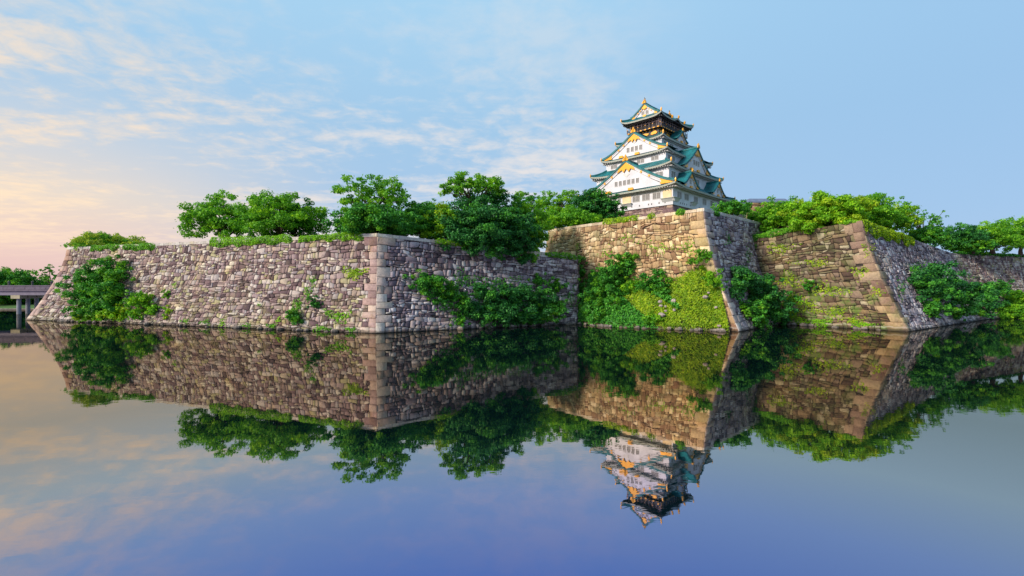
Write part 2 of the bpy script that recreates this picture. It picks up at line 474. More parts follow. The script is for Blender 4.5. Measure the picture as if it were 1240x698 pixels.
wall(w, [(mid_front, dict(mat=M['tan'], qmat=M['quoin_tan'], q0=True, q1=True, seed=11, cope=M['cope_tan'], row=1.05)),
         (mid_flank, dict(mat=M['shade_cool'], qmat=M['quoin'], q0=True, seed=13, cope=M['cope'])),
         (mid_return, dict(mat=M['tan'], seed=14, row=1.4, wid=2.0))])
w = tag(empty('stone_rampart', C3_b), 'mossy brown stone rampart at right with a sharp leaning corner', 'stone wall')
wall(w, [(right_front, dict(mat=M['brown'], qmat=M['quoin_brown'], q1=True, seed=17, row=1.0, wid=1.3)),
         (right_flank, dict(mat=M['shade_cool'], qmat=M['quoin_brown'], q0=True, seed=19)),
         (far_front, dict(mat=M['mauve'], seed=23))])


# ------------------------------------------------------------------ water, ground, terraces
def water_mat():
    m, g, b = new_mat('moat_water')
    g.n.remove(b)
    lw = g.add('ShaderNodeLayerWeight'); lw.inputs[0].default_value = .5
    geo = g.add('ShaderNodeNewGeometry')
    mp = g.add('ShaderNodeMapping'); g.link(geo.outputs['Position'], mp.inputs[0]); mp.inputs['Scale'].default_value = (.55, 1.0, 1)
    h = g.math('ADD', g.math('MULTIPLY', g.noise(mp.outputs[0], .9, 3, .5), 1.0), g.math('MULTIPLY', g.noise(mp.outputs[0], .11, 2, .5), 1.2))
    patch = g.smooth(g.noise(mp.outputs[0], .028, 3, .5), .40, .66, .25, 1.0)
    bp = g.add('ShaderNodeBump'); bp.inputs['Distance'].default_value = .020
    g.link(g.math('MULTIPLY', patch, .27), bp.inputs['Strength'])
    g.link(h, bp.inputs['Height'])
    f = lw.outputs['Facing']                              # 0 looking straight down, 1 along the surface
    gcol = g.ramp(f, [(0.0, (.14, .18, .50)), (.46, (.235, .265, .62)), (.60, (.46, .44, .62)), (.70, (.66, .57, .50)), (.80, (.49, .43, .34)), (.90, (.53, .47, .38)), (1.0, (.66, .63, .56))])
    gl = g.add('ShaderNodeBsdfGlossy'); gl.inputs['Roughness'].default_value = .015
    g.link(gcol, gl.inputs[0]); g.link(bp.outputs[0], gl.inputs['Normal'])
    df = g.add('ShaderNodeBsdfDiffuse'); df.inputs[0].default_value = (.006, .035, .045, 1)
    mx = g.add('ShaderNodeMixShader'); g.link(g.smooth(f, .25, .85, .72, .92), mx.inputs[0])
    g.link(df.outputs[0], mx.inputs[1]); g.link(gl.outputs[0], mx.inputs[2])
    g.link(mx.outputs[0], g.n['Material Output'].inputs[0])
    return m


def sheet(name, pts, mat, kind='structure'):
    mb = MB(); mb.poly(pts); return tag(mb.build(name, mat), kind=kind)


wm = MB()
xs = np.linspace(-420, 600, 17); ys = np.linspace(-60, 300, 10)
wm.grid([[(x, y, 0) for x in xs] for y in ys])
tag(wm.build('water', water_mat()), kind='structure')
sheet('ground', [(-3000, -3000, -3), (3000, -3000, -3), (3000, 3000, -3), (-3000, 3000, -3)], M['soil'])


def terrace(name, front, back, mat):
    mb = MB(); mb.grid([front, back]); return tag(mb.build(name, mat), kind='structure')


def off(p, dx=0, dy=0, dz=0): return (p[0] + dx, p[1] + dy, p[2] + dz)
terrace('terrace_ground', [off(L_t, .3, .8, .3), off(C1_t, 0, .8, .3), off(R1_t, -.5, .5, .3)], [(-132, 190, 22.2), (-40, 190, 22.2), (24, 168, 18.6)], M['turf'])
terrace('castle_ground', [off(M0_t, .5, .5, .3), off(C2_t, 0, .9, .3), off(M1_t, -.5, .5, .3)], [(20, 260, 28.6), (60, 270, 28.6), (120, 260, 28.6)], M['turf'])
terrace('terrace_ground', [off(B0_t, .3, .5, .1), off(C3_t, 0, .8, .1), off(B1_t, -.4, .6, .1), (415, 277.5, 22.4)], [(80, 190, 24), (100, 200, 24), (150, 230, 22), (420, 340, 22)], M['turf'])
terrace('far_bank', [(-420, 224, .6), (-300, 212, .6), (-140, 205, .6)], [(-520, 330, 6), (-300, 330, 6), (-120, 330, 6)], M['turf'])
terrace('far_bank', [(-420, 223.9, -1), (-300, 211.9, -1), (-140, 204.9, -1)], [(-420, 224, .6), (-300, 212, .6), (-140, 205, .6)], M['rock'])

# grassy slope heaped against the foot of the rampart below the keep
toe = [P(700, 392, 130), P(722, 394, 124), P(745, 396, 120), P(775, 397.6, 117), P(805, 399, 114), P(835, 400, 112), P(862, 401, 110), P(884, 402, 108)]
head = [P(703, 318, 139), P(722, 325, 136), P(745, 334, 132), P(775, 342, 127.5), P(805, 340, 123), P(835, 326, 118.5), P(856, 317, 115.5), P(868, 345, 112.0)]
def on_wall(face, x, y):
    best = None
    for i in range(121):
        for j in range(61):
            q = face.S(np.array(i / 120), np.array(j / 60)); px, py = CX + q[0] / q[1] * F, YH - (q[2] - CAMH) / q[1] * F
            e = (px - x) ** 2 + (py - y) ** 2
            if best is None or e < best[0]: best = (e, i / 120, j / 60)
    return Vector(face.S(np.array(best[1]), np.array(best[2])))
head = [on_wall(mid_front, x, y) + Vector((.2, .5, 0)) for x, y in ((690, 322), (715, 328), (740, 336), (770, 344), (800, 342), (828, 330), (852, 316), (868, 330))]
head[0] = Vector((22, 140, 8))
for q in toe: q.z = -.3
NR, NC = 12, 40
def along(pl, s):
    k = s * (len(pl) - 1); i = min(int(k), len(pl) - 2); return pl[i].lerp(pl[i + 1], k - i)
rows = []
for a in range(NR):
    t = a / (NR - 1); r = []
    for c in range(NC):
        s = c / (NC - 1); q = along(toe, s).lerp(along(head, s), t)
        bulge = math.sin(math.pi * t) * (.5 + .9 * float(vnoise(s * 30, 5, .6)) + .5 * float(vnoise(s * 30 + t * 7, 9, 1.3)))
        q = q + Vector((-.4, -.7, .55)) * bulge * min(1, 4 * (1 - s) * 1.2)
        r.append(q)
    rows.append(r)
mb = MB(); mb.grid(rows)
slope = tag(mb.build('bank_slope', M['soil'], smooth=True), kind='structure')

# ray target: what a photo pixel falls on
bv, bf = [], []
for f in FACES:
    us = np.linspace(0, 1, 30); ts = np.linspace(0, 1.03, 24)
    G = f.S(us[None, :].repeat(24, 0), ts[:, None].repeat(30, 1)); i = len(bv)
    bv.extend([Vector(q) for q in G.reshape(-1, 3)])
    for a in range(23):
        for b in range(29): bf.append((i + a * 30 + b, i + a * 30 + b + 1, i + (a + 1) * 30 + b + 1, i + (a + 1) * 30 + b))
i = len(bv)
for r in rows: bv.extend(r)
for a in range(NR - 1):
    for b in range(NC - 1): bf.append((i + a * NC + b, i + a * NC + b + 1, i + (a + 1) * NC + b + 1, i + (a + 1) * NC + b))
BV = BVHTree.FromPolygons(bv, bf)
EYE = Vector((0, 0, CAMH))
def hit(x, y):
    d = (P(x, y, 100) - EYE).normalized()
    loc, n, idx, dist = BV.ray_cast(EYE, d)
    if loc is None: return None, None
    if n.dot(d) > 0: n = -n
    return loc, n


# ------------------------------------------------------------------ foliage
def leaf_quads(C, Nn, size, rng, elong=1.7, fold=.25):
    """one small folded leaf spray per point C with facing Nn -> verts (n*4,3)"""
    n = len(C)
    r = rng.normal(size=(n, 3)); a = np.cross(Nn, r); a /= np.linalg.norm(a, axis=1, keepdims=True) + 1e-9
    b = np.cross(Nn, a)
    s = size * rng.uniform(.6, 1.35, (n, 1))
    v = np.stack([C - a * s * elong * .5, C - b * s * .5 + Nn * s * fold * .5, C + a * s * elong * .5, C + b * s * .5 + Nn * s * fold * .5], 1)
    return v.reshape(-1, 3)


KIN = {'leaf_mid': 'leaf_bright', 'leaf_dark': 'leaf_deep', 'leaf_deep': 'leaf_mid', 'leaf_bright': 'leaf_yellow', 'leaf_pale': 'leaf_mid', 'leaf_yellow': 'leaf_bright'}
def leaf_mesh(name, V, mat, parent=None):
    idx = None
    if isinstance(V, tuple): V, idx = V
    n = len(V) // 4
    mats = [M[mat], M[KIN[mat]]] if isinstance(mat, str) else mat
    return fast_mesh(name, V, np.full(n, 4), np.arange(n * 4), mats, parent, idx)


def clump_leaves(clumps, size, rng, cover=1.0, shell=.55):
    out, ids = [], []
    for (c, r) in clumps:
        r = np.asarray(r, float); area = 4 * math.pi * ((r[0] * r[1] + r[0] * r[2] + r[1] * r[2]) / 3)
        n = max(12, int(cover * area / (size * size * .85)))
        d = rng.normal(size=(n, 3)); d /= np.linalg.norm(d, axis=1, keepdims=True)
        lump = 1 + .22 * np.sin(d[:, :1] * 5 + c[0]) * np.sin(d[:, 1:2] * 6 + c[1]) + .15 * np.sin(d[:, 2:] * 9 + c[2])
        rad = (shell + (1 - shell) * rng.random((n, 1)) ** .6) * lump * np.where(rng.random((n, 1)) < .14, rng.uniform(1.0, 1.6, (n, 1)), 1.0)
        pts = np.asarray(c) + d * r * rad
        nn = d * .8 + rng.normal(size=(n, 3)) * .55 + np.array([0, 0, .45]); nn /= np.linalg.norm(nn, axis=1, keepdims=True)
        out.append(leaf_quads(pts, nn, size, rng)); ids.append(np.full(n, int(rng.random() < .3)))
    return np.concatenate(out), np.concatenate(ids)


STYLE = {   # clump count, clump radius / crown radius, lowest direction, leaf cover
    'round': dict(n=190, k=.125, lo=-.8, cover=.70),
    'dense': dict(n=230, k=.130, lo=-.95, cover=.95),
    'airy': dict(n=150, k=.095, lo=-.7, cover=.75),
    'umbrella': dict(n=120, k=.105, lo=-.15, cover=.9),
    'sparse': dict(n=80, k=.08, lo=-.6, cover=.55),
}


def crown_clumps(R3, st, rng):
    s = STYLE[st]; out = []
    rx, ry, rz = R3
    for i in range(s['n']):
        for _ in range(30):
            d = rng.normal(size=3); d /= np.linalg.norm(d)
            if d[2] > s['lo']: break
        f = rng.uniform(.35, 1.0) if st != 'umbrella' else rng.uniform(.68, .95)
        wob = 1 + .10 * math.sin(3 * math.atan2(d[1], d[0]) + R3[0])
        c = d * np.array([rx, ry, rz]) * f * wob
        cr = s['k'] * (rx + min(rx, rz)) * .5 * rng.uniform(.6, 1.5)
        out.append((c, (cr * 1.15, cr * 1.1, cr * (.55 if st in ('umbrella', 'sparse') else .66))))
    return out


TREES = []
def tree(label, x, ytop, ybot, rx, d, zg, style='round', mat='leaf_mid', leaf=.34, seed=0, group=None, name='tree', cat='tree', lean=0.0, trunk=.32):
    """crown spans the given photo box at distance d; trunk stands on ground height zg"""
    rng = np.random.default_rng(1000 + seed)
    a, b = P(x, ytop, d), P(x, ybot, d)
    rz = (a.z - b.z) / 2; cz = (a.z + b.z) / 2; rxm = rx * d / F
    foot = Vector((a.x + lean, a.y, zg)); root = tag(empty(name, foot), label, cat, group)
    cl = crown_clumps((rxm * .92, rxm * .80, rz * .92), style, rng)
    cc = np.array([a.x, a.y, cz]) - np.array(foot)
    cl = [(c + cc, r) for c, r in cl]
    leaf_mesh('crown', clump_leaves(cl, leaf, rng, STYLE[style]['cover']), mat, root)
    mb = MB()
    th = max(.8, cc[2] - rz * .55)
    top = Vector((cc[0] * .6, 0, th)); k = trunk * (1 + rxm / 12)
    mb.tube([(0, 0, -.8), (cc[0] * .15, .1, th * .4), (cc[0] * .35, -.1, th * .75), top], [k * 1.25, k, k * .85, k * .7], 8)
    order = rng.permutation(len(cl))[:14 if style in ('airy', 'sparse', 'umbrella') else 9]
    for i in order:
        c = Vector(cl[i][0]); m = top.lerp(c, .5) + Vector((rng.uniform(-.5, .5), rng.uniform(-.5, .5), rng.uniform(-.2, .7)))
        st = Vector((cc[0] * .3, 0, th * rng.uniform(.6, 1.0)))
        mb.tube([st, m, c], [k * .45, k * .26, k * .08], 5)
    mb.build('trunk', M['bark'], root, smooth=True)
    return root


def dline(p0, p1, x):
    k = (x - CX) / F
    s = (k * p0[1] - p0[0]) / ((p1[0] - p0[0]) - k * (p1[1] - p0[1]))
    return p0[1] + (p1[1] - p0[1]) * s


def bush(label, blobs, mat='leaf_mid', leaf=.34, seed=0, group='bushes growing out of the ramparts', out=.65, cover=1.05, name='bush', flat=.8):
    """blobs: photo ellipses (x, y, rx, ry) standing on whatever wall or bank lies under them"""
    rng = np.random.default_rng(5000 + seed)
    cl, foot = [], None
    for (x, y, rx, ry) in blobs:
        loc, n = hit(x, y + ry * .3)
        if loc is None: loc, n = hit(x, y + ry * .9)
        if loc is None: continue
        d = loc.y; c0 = P(x, y, d)
        rxm, rym = 1.12 * rx * d / F, 1.16 * ry * d / F
        depth = min(rxm, rym) * flat
        c0 = c0 + Vector((n.x, n.y, 0)) * depth * out
        if foot is None: foot = Vector(loc)
        nn = max(8, int(11 * (rxm * rym) ** .5))
        for i in range(nn):
            dr = rng.normal(size=3); dr /= np.linalg.norm(dr); f = rng.uniform(.2, .95) if rng.random() < .86 else rng.uniform(.95, 1.3)
            c = np.array(c0) + dr * np.array([rxm, depth, rym]) * f
            cr = .21 * (rxm * rym) ** .5 * rng.uniform(.5, 1.3) * (1 if f < .95 else .6)
            cr = min(max(cr, .32), 1.15)
            cl.append((c, (cr * 1.1, cr, cr * .8)))
    root = tag(empty(name, foot), label, 'bush', group)
    f = np.array(foot)
    leaf_mesh('foliage', clump_leaves([(c - f, r) for c, r in cl], leaf, rng, cover), mat, root)
    mb = MB()
    for i in rng.permutation(len(cl))[:10]:
        c = Vector(cl[i][0] - f); mb.tube([(0, .3, -.2), c * .5 + Vector((0, 0, .2)), c], [.13, .08, .03], 5)
    mb.build('stem', M['bark'], root)
    return root


def creeper(label, spots, mat='leaf_bright', leaf=.26, n=500, seed=0, thick=.35, group='creepers on the ramparts', name='creeper'):
    """leaves lying on the wall inside photo ellipses"""
    rng = np.random.default_rng(8000 + seed); C, Nn = [], []
    tot = sum(s[2] * s[3] for s in spots)
    for (x, y, rx, ry) in spots:
        for _ in range(int(n * rx * ry / tot)):
            an, rr = rng.uniform(0, 6.283), math.sqrt(rng.random())
            wob = .75 + .35 * math.sin(an * 3 + x) + .2 * math.sin(an * 7 + y)
            loc, nn = hit(x + rx * rr * math.cos(an) * wob, y + ry * rr * math.sin(an) * wob)
            if loc is None: continue
            C.append(loc + nn * (.15 + thick * rng.random())); Nn.append(nn)
    C = np.array(C); Nn = np.array(Nn) + rng.normal(size=C.shape) * .5 + np.array([0, 0, .3]); Nn /= np.linalg.norm(Nn, axis=1, keepdims=True)
    return tag(leaf_mesh(name, leaf_quads(C, Nn, leaf, rng), M[mat]), label, 'creeper', group)


def hedge(label, face, u0, u1, drop, rise, mat='leaf_bright', leaf=.30, seed=0, bulge=.8, name='hedge', dens=22.0, cat='hedge'):
    """growth along a wall top, spilling over its edge"""
    rng = np.random.default_rng(9000 + seed)
    n = int(abs(u1 - u0) * face.L * (drop + rise + 1.2) * dens / (leaf / .3) ** 2)
    u = rng.uniform(u0, u1, n); q = rng.random(n)
    dd = drop * (.55 + .45 * vnoise(u * face.L, seed + 3, .45)) ; rr = rise * (.8 + .25 * vnoise(u * face.L, seed + 8, .35))
    h = -dd + q * (dd + rr)
    e = np.minimum(1, np.minimum(u - u0, u1 - u) * face.L / 1.2)
    tt = 1 + np.minimum(h, 0) / face.H
    base = face.S(u, tt); nn = face.N(u, tt)
    hor = nn.copy(); hor[:, 2] = 0; hor /= np.linalg.norm(hor, axis=1, keepdims=True)
    b = bulge * np.sqrt(np.maximum(0, 1 - ((q - .5) * 2) ** 2)) * (.7 + .5 * vnoise(u * face.L, seed + 5, .8)) + .2
    inw = np.where(rng.random(n) < .35, -rng.uniform(0, 1.6, n), b * rng.uniform(.6, 1.0, n))
    inw = np.where(h < 0, np.maximum(inw, .15), inw)
    pts = base + hor * (inw * e)[:, None]; pts[:, 2] += np.maximum(h, 0) * np.sqrt(np.maximum(e, .1))
    ns = hor * .7 + np.array([0, 0, .55]) + rng.normal(size=pts.shape) * .45; ns /= np.linalg.norm(ns, axis=1, keepdims=True)
    return tag(leaf_mesh(name, leaf_quads(pts, ns, leaf, rng), M[mat]), label, cat)
# ------------------------------------------------------------------ castle keep
M['plaster'] = plain('white_plaster', (.60, .585, .635), .75, .11, .35)
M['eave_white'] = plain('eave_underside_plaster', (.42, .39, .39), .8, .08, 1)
M['copper'] = plain('verdigris_copper', (.006, .120, .135), .5, .4, .45, spec=.5)
M['tile_end'] = plain('tile_end_grey', (.33, .34, .30), .7, .25, 3)
M['gold'] = plain('gold_leaf', (.72, .33, .022), .38, .12, 2, metal=.25, spec=.6)
M['black'] = plain('black_lacquer', (.022, .018, .022), .4, .2, 1)
M['pane'] = plain('window_dark', (.11, .10, .105), .5, .2, 1)
M['frame'] = plain('window_frame_grey', (.55, .53, .52), .7, .06, 1)
M['shutter'] = plain('ochre_shutter', (.66, .50, .30), .7, .08, 1)
M['lattice'] = plain('pale_lattice', (.36, .27, .30), .7, .1, 1)

KEEP = Vector((57.0, 184.2, 28.6))
keep = tag(empty('castle_keep', KEEP, R(43.5)), 'white five-tiered castle keep with green copper roofs and gold ornaments on the tan rampart', 'castle')


def fmap(side):
    """(along, out, z) on one of the four faces -> keep coordinates"""
    return {'A': lambda a, o, z: (-o, -a, z), 'B': lambda a, o, z: (a, -o, z), 'C': lambda a, o, z: (o, a, z), 'D': lambda a, o, z: (-a, o, z)}[side]


def fbox(mb, fn, a0, a1, o0, o1, z0, z1, m=0): mb.box(a0, a1, o0, o1, z0, z1, m, fn)


def keep_base():
    hx, hy, H = 21.6, 17.5, 9.0
    bx, by = hx + 3.2, hy + 3.2
    o = None
    polys = None
    cor_b = [(-bx, by, -1.0), (-bx, -by, -1.0), (bx, -by, -1.0), (bx, by, -1.0)]
    cor_t = [(-hx, hy, H), (-hx, -hy, H), (hx, -hy, H), (hx, hy, H)]
    # walked so that faces look outwards: A from +y to -y, then B from -x to +x ...
    root = None
    mbc = MB()
    for i in range(4):
        f = Face(cor_b[i], cor_b[(i + 1) % 4], cor_t[i], cor_t[(i + 1) % 4], p=1.2)
        h = empty('stone_base', (0, 0, 0)) if root is None else root
        if root is None: root = h; root.parent = keep
        masonry(root, f, M['keep_stone'], M['keep_stone'], True, True, seed=40 + i, row=.9, wid=1.2)
    mbc.poly([(x, y, z - .02) for x, y, z in cor_t]); mbc.build('base_cap', M['cope'], root)
keep_base()


def body(hx, hy, z0, z1, mat=None):
    mb = MB(); mb.box(-hx, hx, -hy, hy, z0, z1)
    # plain plaster belt under the eaves
    mb.box(-hx - .12, hx + .12, -hy - .12, hy + .12, z1 - 1.35, z1 - .95)
    return mb.build('wall', mat or M['plaster'], keep)


def roof(ex, ey, ze, ix, iy, zi, lift=1.0, name='roof', under=None, wave=None):
    """curved hip skirt with tile ribs; fascia and soffit are sub-parts"""
    up, fa, so = MB(), MB(), MB()
    drop = .55
    for side, (A, O, ia, io) in {'A': (ey, ex, iy, ix), 'B': (ex, ey, ix, iy), 'C': (ey, ex, iy, ix), 'D': (ex, ey, ix, iy)}.items():
        fn = fmap(side); n = max(8, int(2 * A / .36)) // 2 * 2
        T = [0, .12, .3, .5, .75, 1.0]
        def zed(s, t):
            z = ze + (zi - ze) * (.62 * t + .38 * t * t) + lift * abs(s) ** 5 * (1 - t) ** 1.5
            if wave and side in ('B', 'D'): z += wave * math.exp(-(s * A / 2.1) ** 2) * (1 - t * .75)
            return z
        rows = []
        for t in T:
            r = []
            for i in range(n + 1):
                s = i / n * 2 - 1
                a = s * (A + (ia - A) * t); o = O + (io - O) * t
                r.append(fn(a, o, zed(s, t) + (.13 if i % 2 else 0)))
            rows.append(r)
        up.grid(rows)
        e0 = [fn(i / n * 2 * A - A, O - .02, zed(i / n * 2 - 1, 0) + (.08 if i % 2 else -.05)) for i in range(n + 1)]
        e1 = [fn((i / n * 2 - 1) * (A - .06), O - .08, zed(i / n * 2 - 1, 0) - drop) for i in range(n + 1)]
        fa.grid([e0, e1])
        k = .16
        e2 = [fn((i / n * 2 - 1) * (A - .06 + (ia - A) * k), O - .08 + (io - O) * k, zed(i / n * 2 - 1, 0) - drop + .1) for i in range(n + 1)]
        e3 = [fn((i / n * 2 - 1) * (A - .06 + (ia - A) * k), O - .08 + (io - O) * k, zed(i / n * 2 - 1, 0) - drop - .35) for i in range(n + 1)]
        e4 = [fn((i / n * 2 - 1) * (ia), io - .1, ze - drop + .35) for i in range(n + 1)]
        so.grid([e1, e2, e3, e4])
        # rafters under the soffit
        q = -A + .8
        while q < A - .8:
            so.hexa([fn(q, O - .15, ze - drop - .05), fn(q + .3, O - .15, ze - drop - .05), fn(q + .3, io - .1, ze - drop + .1), fn(q, io - .1, ze - drop + .1),
                     fn(q, O - .15, ze - drop + .2), fn(q + .3, O - .15, ze - drop + .2), fn(q + .3, io - .1, ze - drop + .4), fn(q, io - .1, ze - drop + .4)])
            q += .95
    # hip ridges running down to the corners
    for sx in (-1, 1):
        for sy in (-1, 1):
            pts = []
            for t in (0.0, .1, .25, .45, .7, 1.0):
                z = ze + (zi - ze) * (.62 * t + .38 * t * t) + lift * (1 - t) ** 1.5
                pts.append((sx * (ex + (ix - ex) * t), sy * (ey + (iy - ey) * t), z + .25))
            up.tube(pts, [.34] * 6, 6)
    r = up.build(name, M['copper'], keep)
    fa.build('eave_edge', M['tile_end'], r)
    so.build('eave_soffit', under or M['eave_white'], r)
    for sx in (-1, 1):
        for sy in (-1, 1):
            g = MB(); x, y, z = sx * (ex - .1), sy * (ey - .1), ze + lift
            g.tube([(x, y, z - .2), (x, y, z + .55), (x + sx * .1, y + sy * .1, z + 1.15)], [.26, .32, .05], 6)
            g.build('corner_ornament', M['gold'], r)
    return r


def window(parent, side, a, o, z, w=1.15, h=1.75, bars=2):
    fn = fmap(side); mb = MB()
    fbox(mb, fn, a - w / 2, a + w / 2, o - .05, o + .035, z, z + h, 1)
    t = .11
    for (x0, x1, y0, y1) in ((-w / 2 - t, -w / 2, -t, h + t), (w / 2, w / 2 + t, -t, h + t)): fbox(mb, fn, a + x0, a + x1, o - .04, o + .12, z + y0, z + y1)
    fbox(mb, fn, a - w / 2, a + w / 2, o - .04, o + .118, z - t, z); fbox(mb, fn, a - w / 2, a + w / 2, o - .04, o + .118, z + h, z + h + t)
    for i in range(bars):
        q = a - w / 2 + w * (i + 1) / (bars + 1); fbox(mb, fn, q - .045, q + .045, o + .03, o + .085, z + .01, z + h - .01)
    return mb.build('window', [M['frame'], M['pane']], parent)


def plate(mb, fn, pts, o0, o1, m=0):
    """flat shape of (along, z) points given thickness"""
    f = [fn(a, o1, z) for a, z in pts]; b = [fn(a, o0, z) for a, z in pts]
    mb.poly(f, m); mb.poly(b[::-1], m)
    for i in range(len(pts)):
        j = (i + 1) % len(pts); mb.poly([f[i], b[i], b[j], f[j]], m)


def gable(side, c, o, half, zb, zp, back, wins=0, winz=1.2, big=1.0, power=1.28, gold=True):
    """curved triangular gable: plaster face, bargeboards, copper roof, gold fittings"""
    fn0 = fmap(side); fn = lambda a, oo, z: fn0(a + c, oo, z)
    def zc(q): return zb + (zp - zb) * (1 - q) ** power
    Q = [i / 14 for i in range(15)]
    wall_ = MB()
    pts = [(half * .90 * q, zc(q) - .75 * big) for q in Q if zc(q) - .75 * big > zb - .3]
    pts = pts + [(pts[-1][0], zb - .4)]
    poly = [(-a, z) for a, z in reversed(pts)] + pts[1:]
    plate(wall_, fn, poly, o - .5, o - .3)
    # bargeboards, two stepped layers
    bw = .95 * big
    for sg in (-1, 1):
        for (oa, ob, up_, dn) in ((o - .3, o + .0, -.1, -.1 - bw), (o - .3, o + .16, -.06, -.06 - bw * .42)):
            ring = [(sg * half * q, zc(q) + up_) for q in Q] + [(sg * half * q * .985, max(zc(q) + dn, zb - .35)) for q in reversed(Q)]
            plate(wall_, fn, ring, oa, ob)
    g = wall_.build('gable', M['plaster'], keep)
    rf = MB()
    for sg in (-1, 1):
        n = max(4, int((o + .5 - back) / .36)) // 2 * 2
        rows = []
        for q in [i / 12 for i in range(13)]:
            fl = .5 * max(0, q - .8) / .2
            rows.append([fn(sg * (half + .35) * q, back + (o + .5 - back) * i / n, zc(q) + .12 + fl * .5 + (.11 if i % 2 else 0)) for i in range(n + 1)])
        rf.grid(rows)
        edge0 = [fn(sg * (half + .35) * q, o + .5, zc(q) + .2 + .5 * max(0, q - .8) / .4) for q in Q]
        edge1 = [fn(sg * (half + .35) * q, o + .5, zc(q) - .22 + .5 * max(0, q - .8) / .4) for q in Q]
        edge2 = [fn(sg * (half + .35) * q, o - .2, zc(q) - .22) for q in Q]
        edge3 = [fn(sg * (half + .35) * q, back, zc(q) - .2) for q in Q]
        rf.grid([edge0, edge1, edge2, edge3])
        # tile ridge along the verge
        rf.tube([fn(sg * (half + .35) * q, o + .25, zc(q) + .35 + .5 * max(0, q - .8) / .4) for q in Q], [.24 * big] * len(Q), 6)
    rf.tube([fn(0, back, zp + .35), fn(0, (back + o) / 2, zp + .3), fn(0, o + .55, zp + .5)], [.40 * big] * 3, 8)
    rf.build('gable_roof', M['copper'], g)
    if gold:
        s = big
        mb = MB()      # hanging fitting under the peak
        tri = [(0, zp - .35 * s), (half * .17, zc(.17) - .30 * s), (half * .20, zc(.20) - 1.0 * s), (half * .10, zc(.10) - 1.25 * s), (half * .055, zc(.1) - 2.1 * s), (0, zp - 2.0 * s)]
        plate(mb, fn, [(-a, z) for a, z in reversed(tri[1:-1])] + tri[:1] + tri[1:], o + .0, o + .24)
        mb.build('gold_ornament', M['gold'], g)
        for sg in (-1, 1):
            mb = MB()
            ft = [(sg * half * .98, zc(.98) - .12), (sg * half * .80, zc(.80) - .18), (sg * half * .72, zc(.72) - .30), (sg * half * .75, zc(.82) - .35 * s), (sg * half * .72, zc(.9) - .6 * s), (sg * half * .78, zb - .25), (sg * half * .97, zb - .3)]
            plate(mb, fn, ft, o + .0, o + .25)
            mb.build('gold_ornament', M['gold'], g)
        for q in (.33, .5):
            for sg in (-1, 1):
                mb = MB(); a, z = sg * half * q, zc(q) - .60 * s
                plate(mb, fn, [(a + .33 * s * math.cos(k * math.pi / 4), z + .33 * s * math.sin(k * math.pi / 4)) for k in range(8)], o, o + .2)
                mb.build('gold_ornament', M['gold'], g)
        # demon-tile finial riding the ridge end
        mb = MB()
        mb.tube([fn(0, o + .45, zp + .3), fn(0, o + .55, zp + .9 * s), fn(0, o + .38, zp + 1.4 * s), fn(0, o + .6, zp + 1.9 * s)], [.45 * s, .5 * s, .34 * s, .08 * s], 8)
        plate(mb, fn, [(-.95 * s, zp + .1), (.95 * s, zp + .1), (.75 * s, zp + .8 * s), (0, zp + 1.2 * s), (-.75 * s, zp + .8 * s)], o + .5, o + .75)
        mb.build('ridge_finial', M['gold'], g)
        # gold plaques along the foot
        for a in ((-half * .42, half * .1) if half > 9 else (0,)):
            mb = MB(); plate(mb, fn, [(a - .85 * s, zb - .55), (a + .85 * s, zb - .55), (a + .7 * s, zb + .25), (a - .7 * s, zb + .25)], o - .3, o + .3)
            mb.build('gold_plaque', M['gold'], g)
    for i in range(wins):
        a = (i - (wins - 1) / 2) * 1.75
        window(g, side, c + a, o - .3, zb + winz, 1.05, 1.6 if half > 9 else 1.3)
    # carved panel above the windows
    if half > 9:
        mb = MB(); z = zb + winz + 3.6
        plate(mb, fn, [(-1.3, z), (0, z - .9), (1.3, z), (.8, z + .35), (0, z - .1), (-.8, z + .35)], o - .32, o - .2); mb.build('carved_panel', M['frame'], g)
    return g


b1 = body(22.2, 18.0, 9.0, 15.3)
b2 = body(19.2, 15.0, 16.5, 23.2)
b3 = body(16.6, 12.4, 25.2, 29.3)
b4 = body(12.7, 8.7, 32.0, 35.7)
roof(24.2, 20.0, 15.2, 19.0, 14.8, 18.5)
roof(21.0, 16.8, 23.1, 16.4, 12.2, 26.2)
roof(18.1, 13.8, 29.2, 12.5, 8.5, 32.9)
roof(14.1, 10.1, 35.6, 9.6, 5.9, 37.9, lift=.9)

gable('A', 1.0, 23.6, 18.2, 16.3, 26.2, 16.8, wins=6, winz=1.7, big=1.25)
gable('A', .4, 17.6, 13.0, 30.2, 37.8, 9.7, wins=4, winz=1.1, big=1.1)
gable('B', -1.2, 16.4, 10.2, 24.0, 32.0, 8.6, wins=3, winz=1.9, big=1.0)
gable('B', -12.4, 19.6, 5.4, 16.0, 20.9, 15.0, wins=1, winz=1.0, big=.75)
gable('B', 9.6, 19.6, 5.4, 16.0, 20.9, 15.0, wins=1, winz=1.0, big=.75)
gable('B', 0.0, 9.9, 4.2, 36.2, 40.0, 6.0, wins=0, big=.7)
gable('C', 0, 23.6, 18.2, 16.3, 26.2, 16.8, wins=5, winz=1.7, big=1.25)
gable('C', 0, 17.6, 13.0, 30.2, 37.8, 9.7, wins=4, winz=1.1, big=1.1)

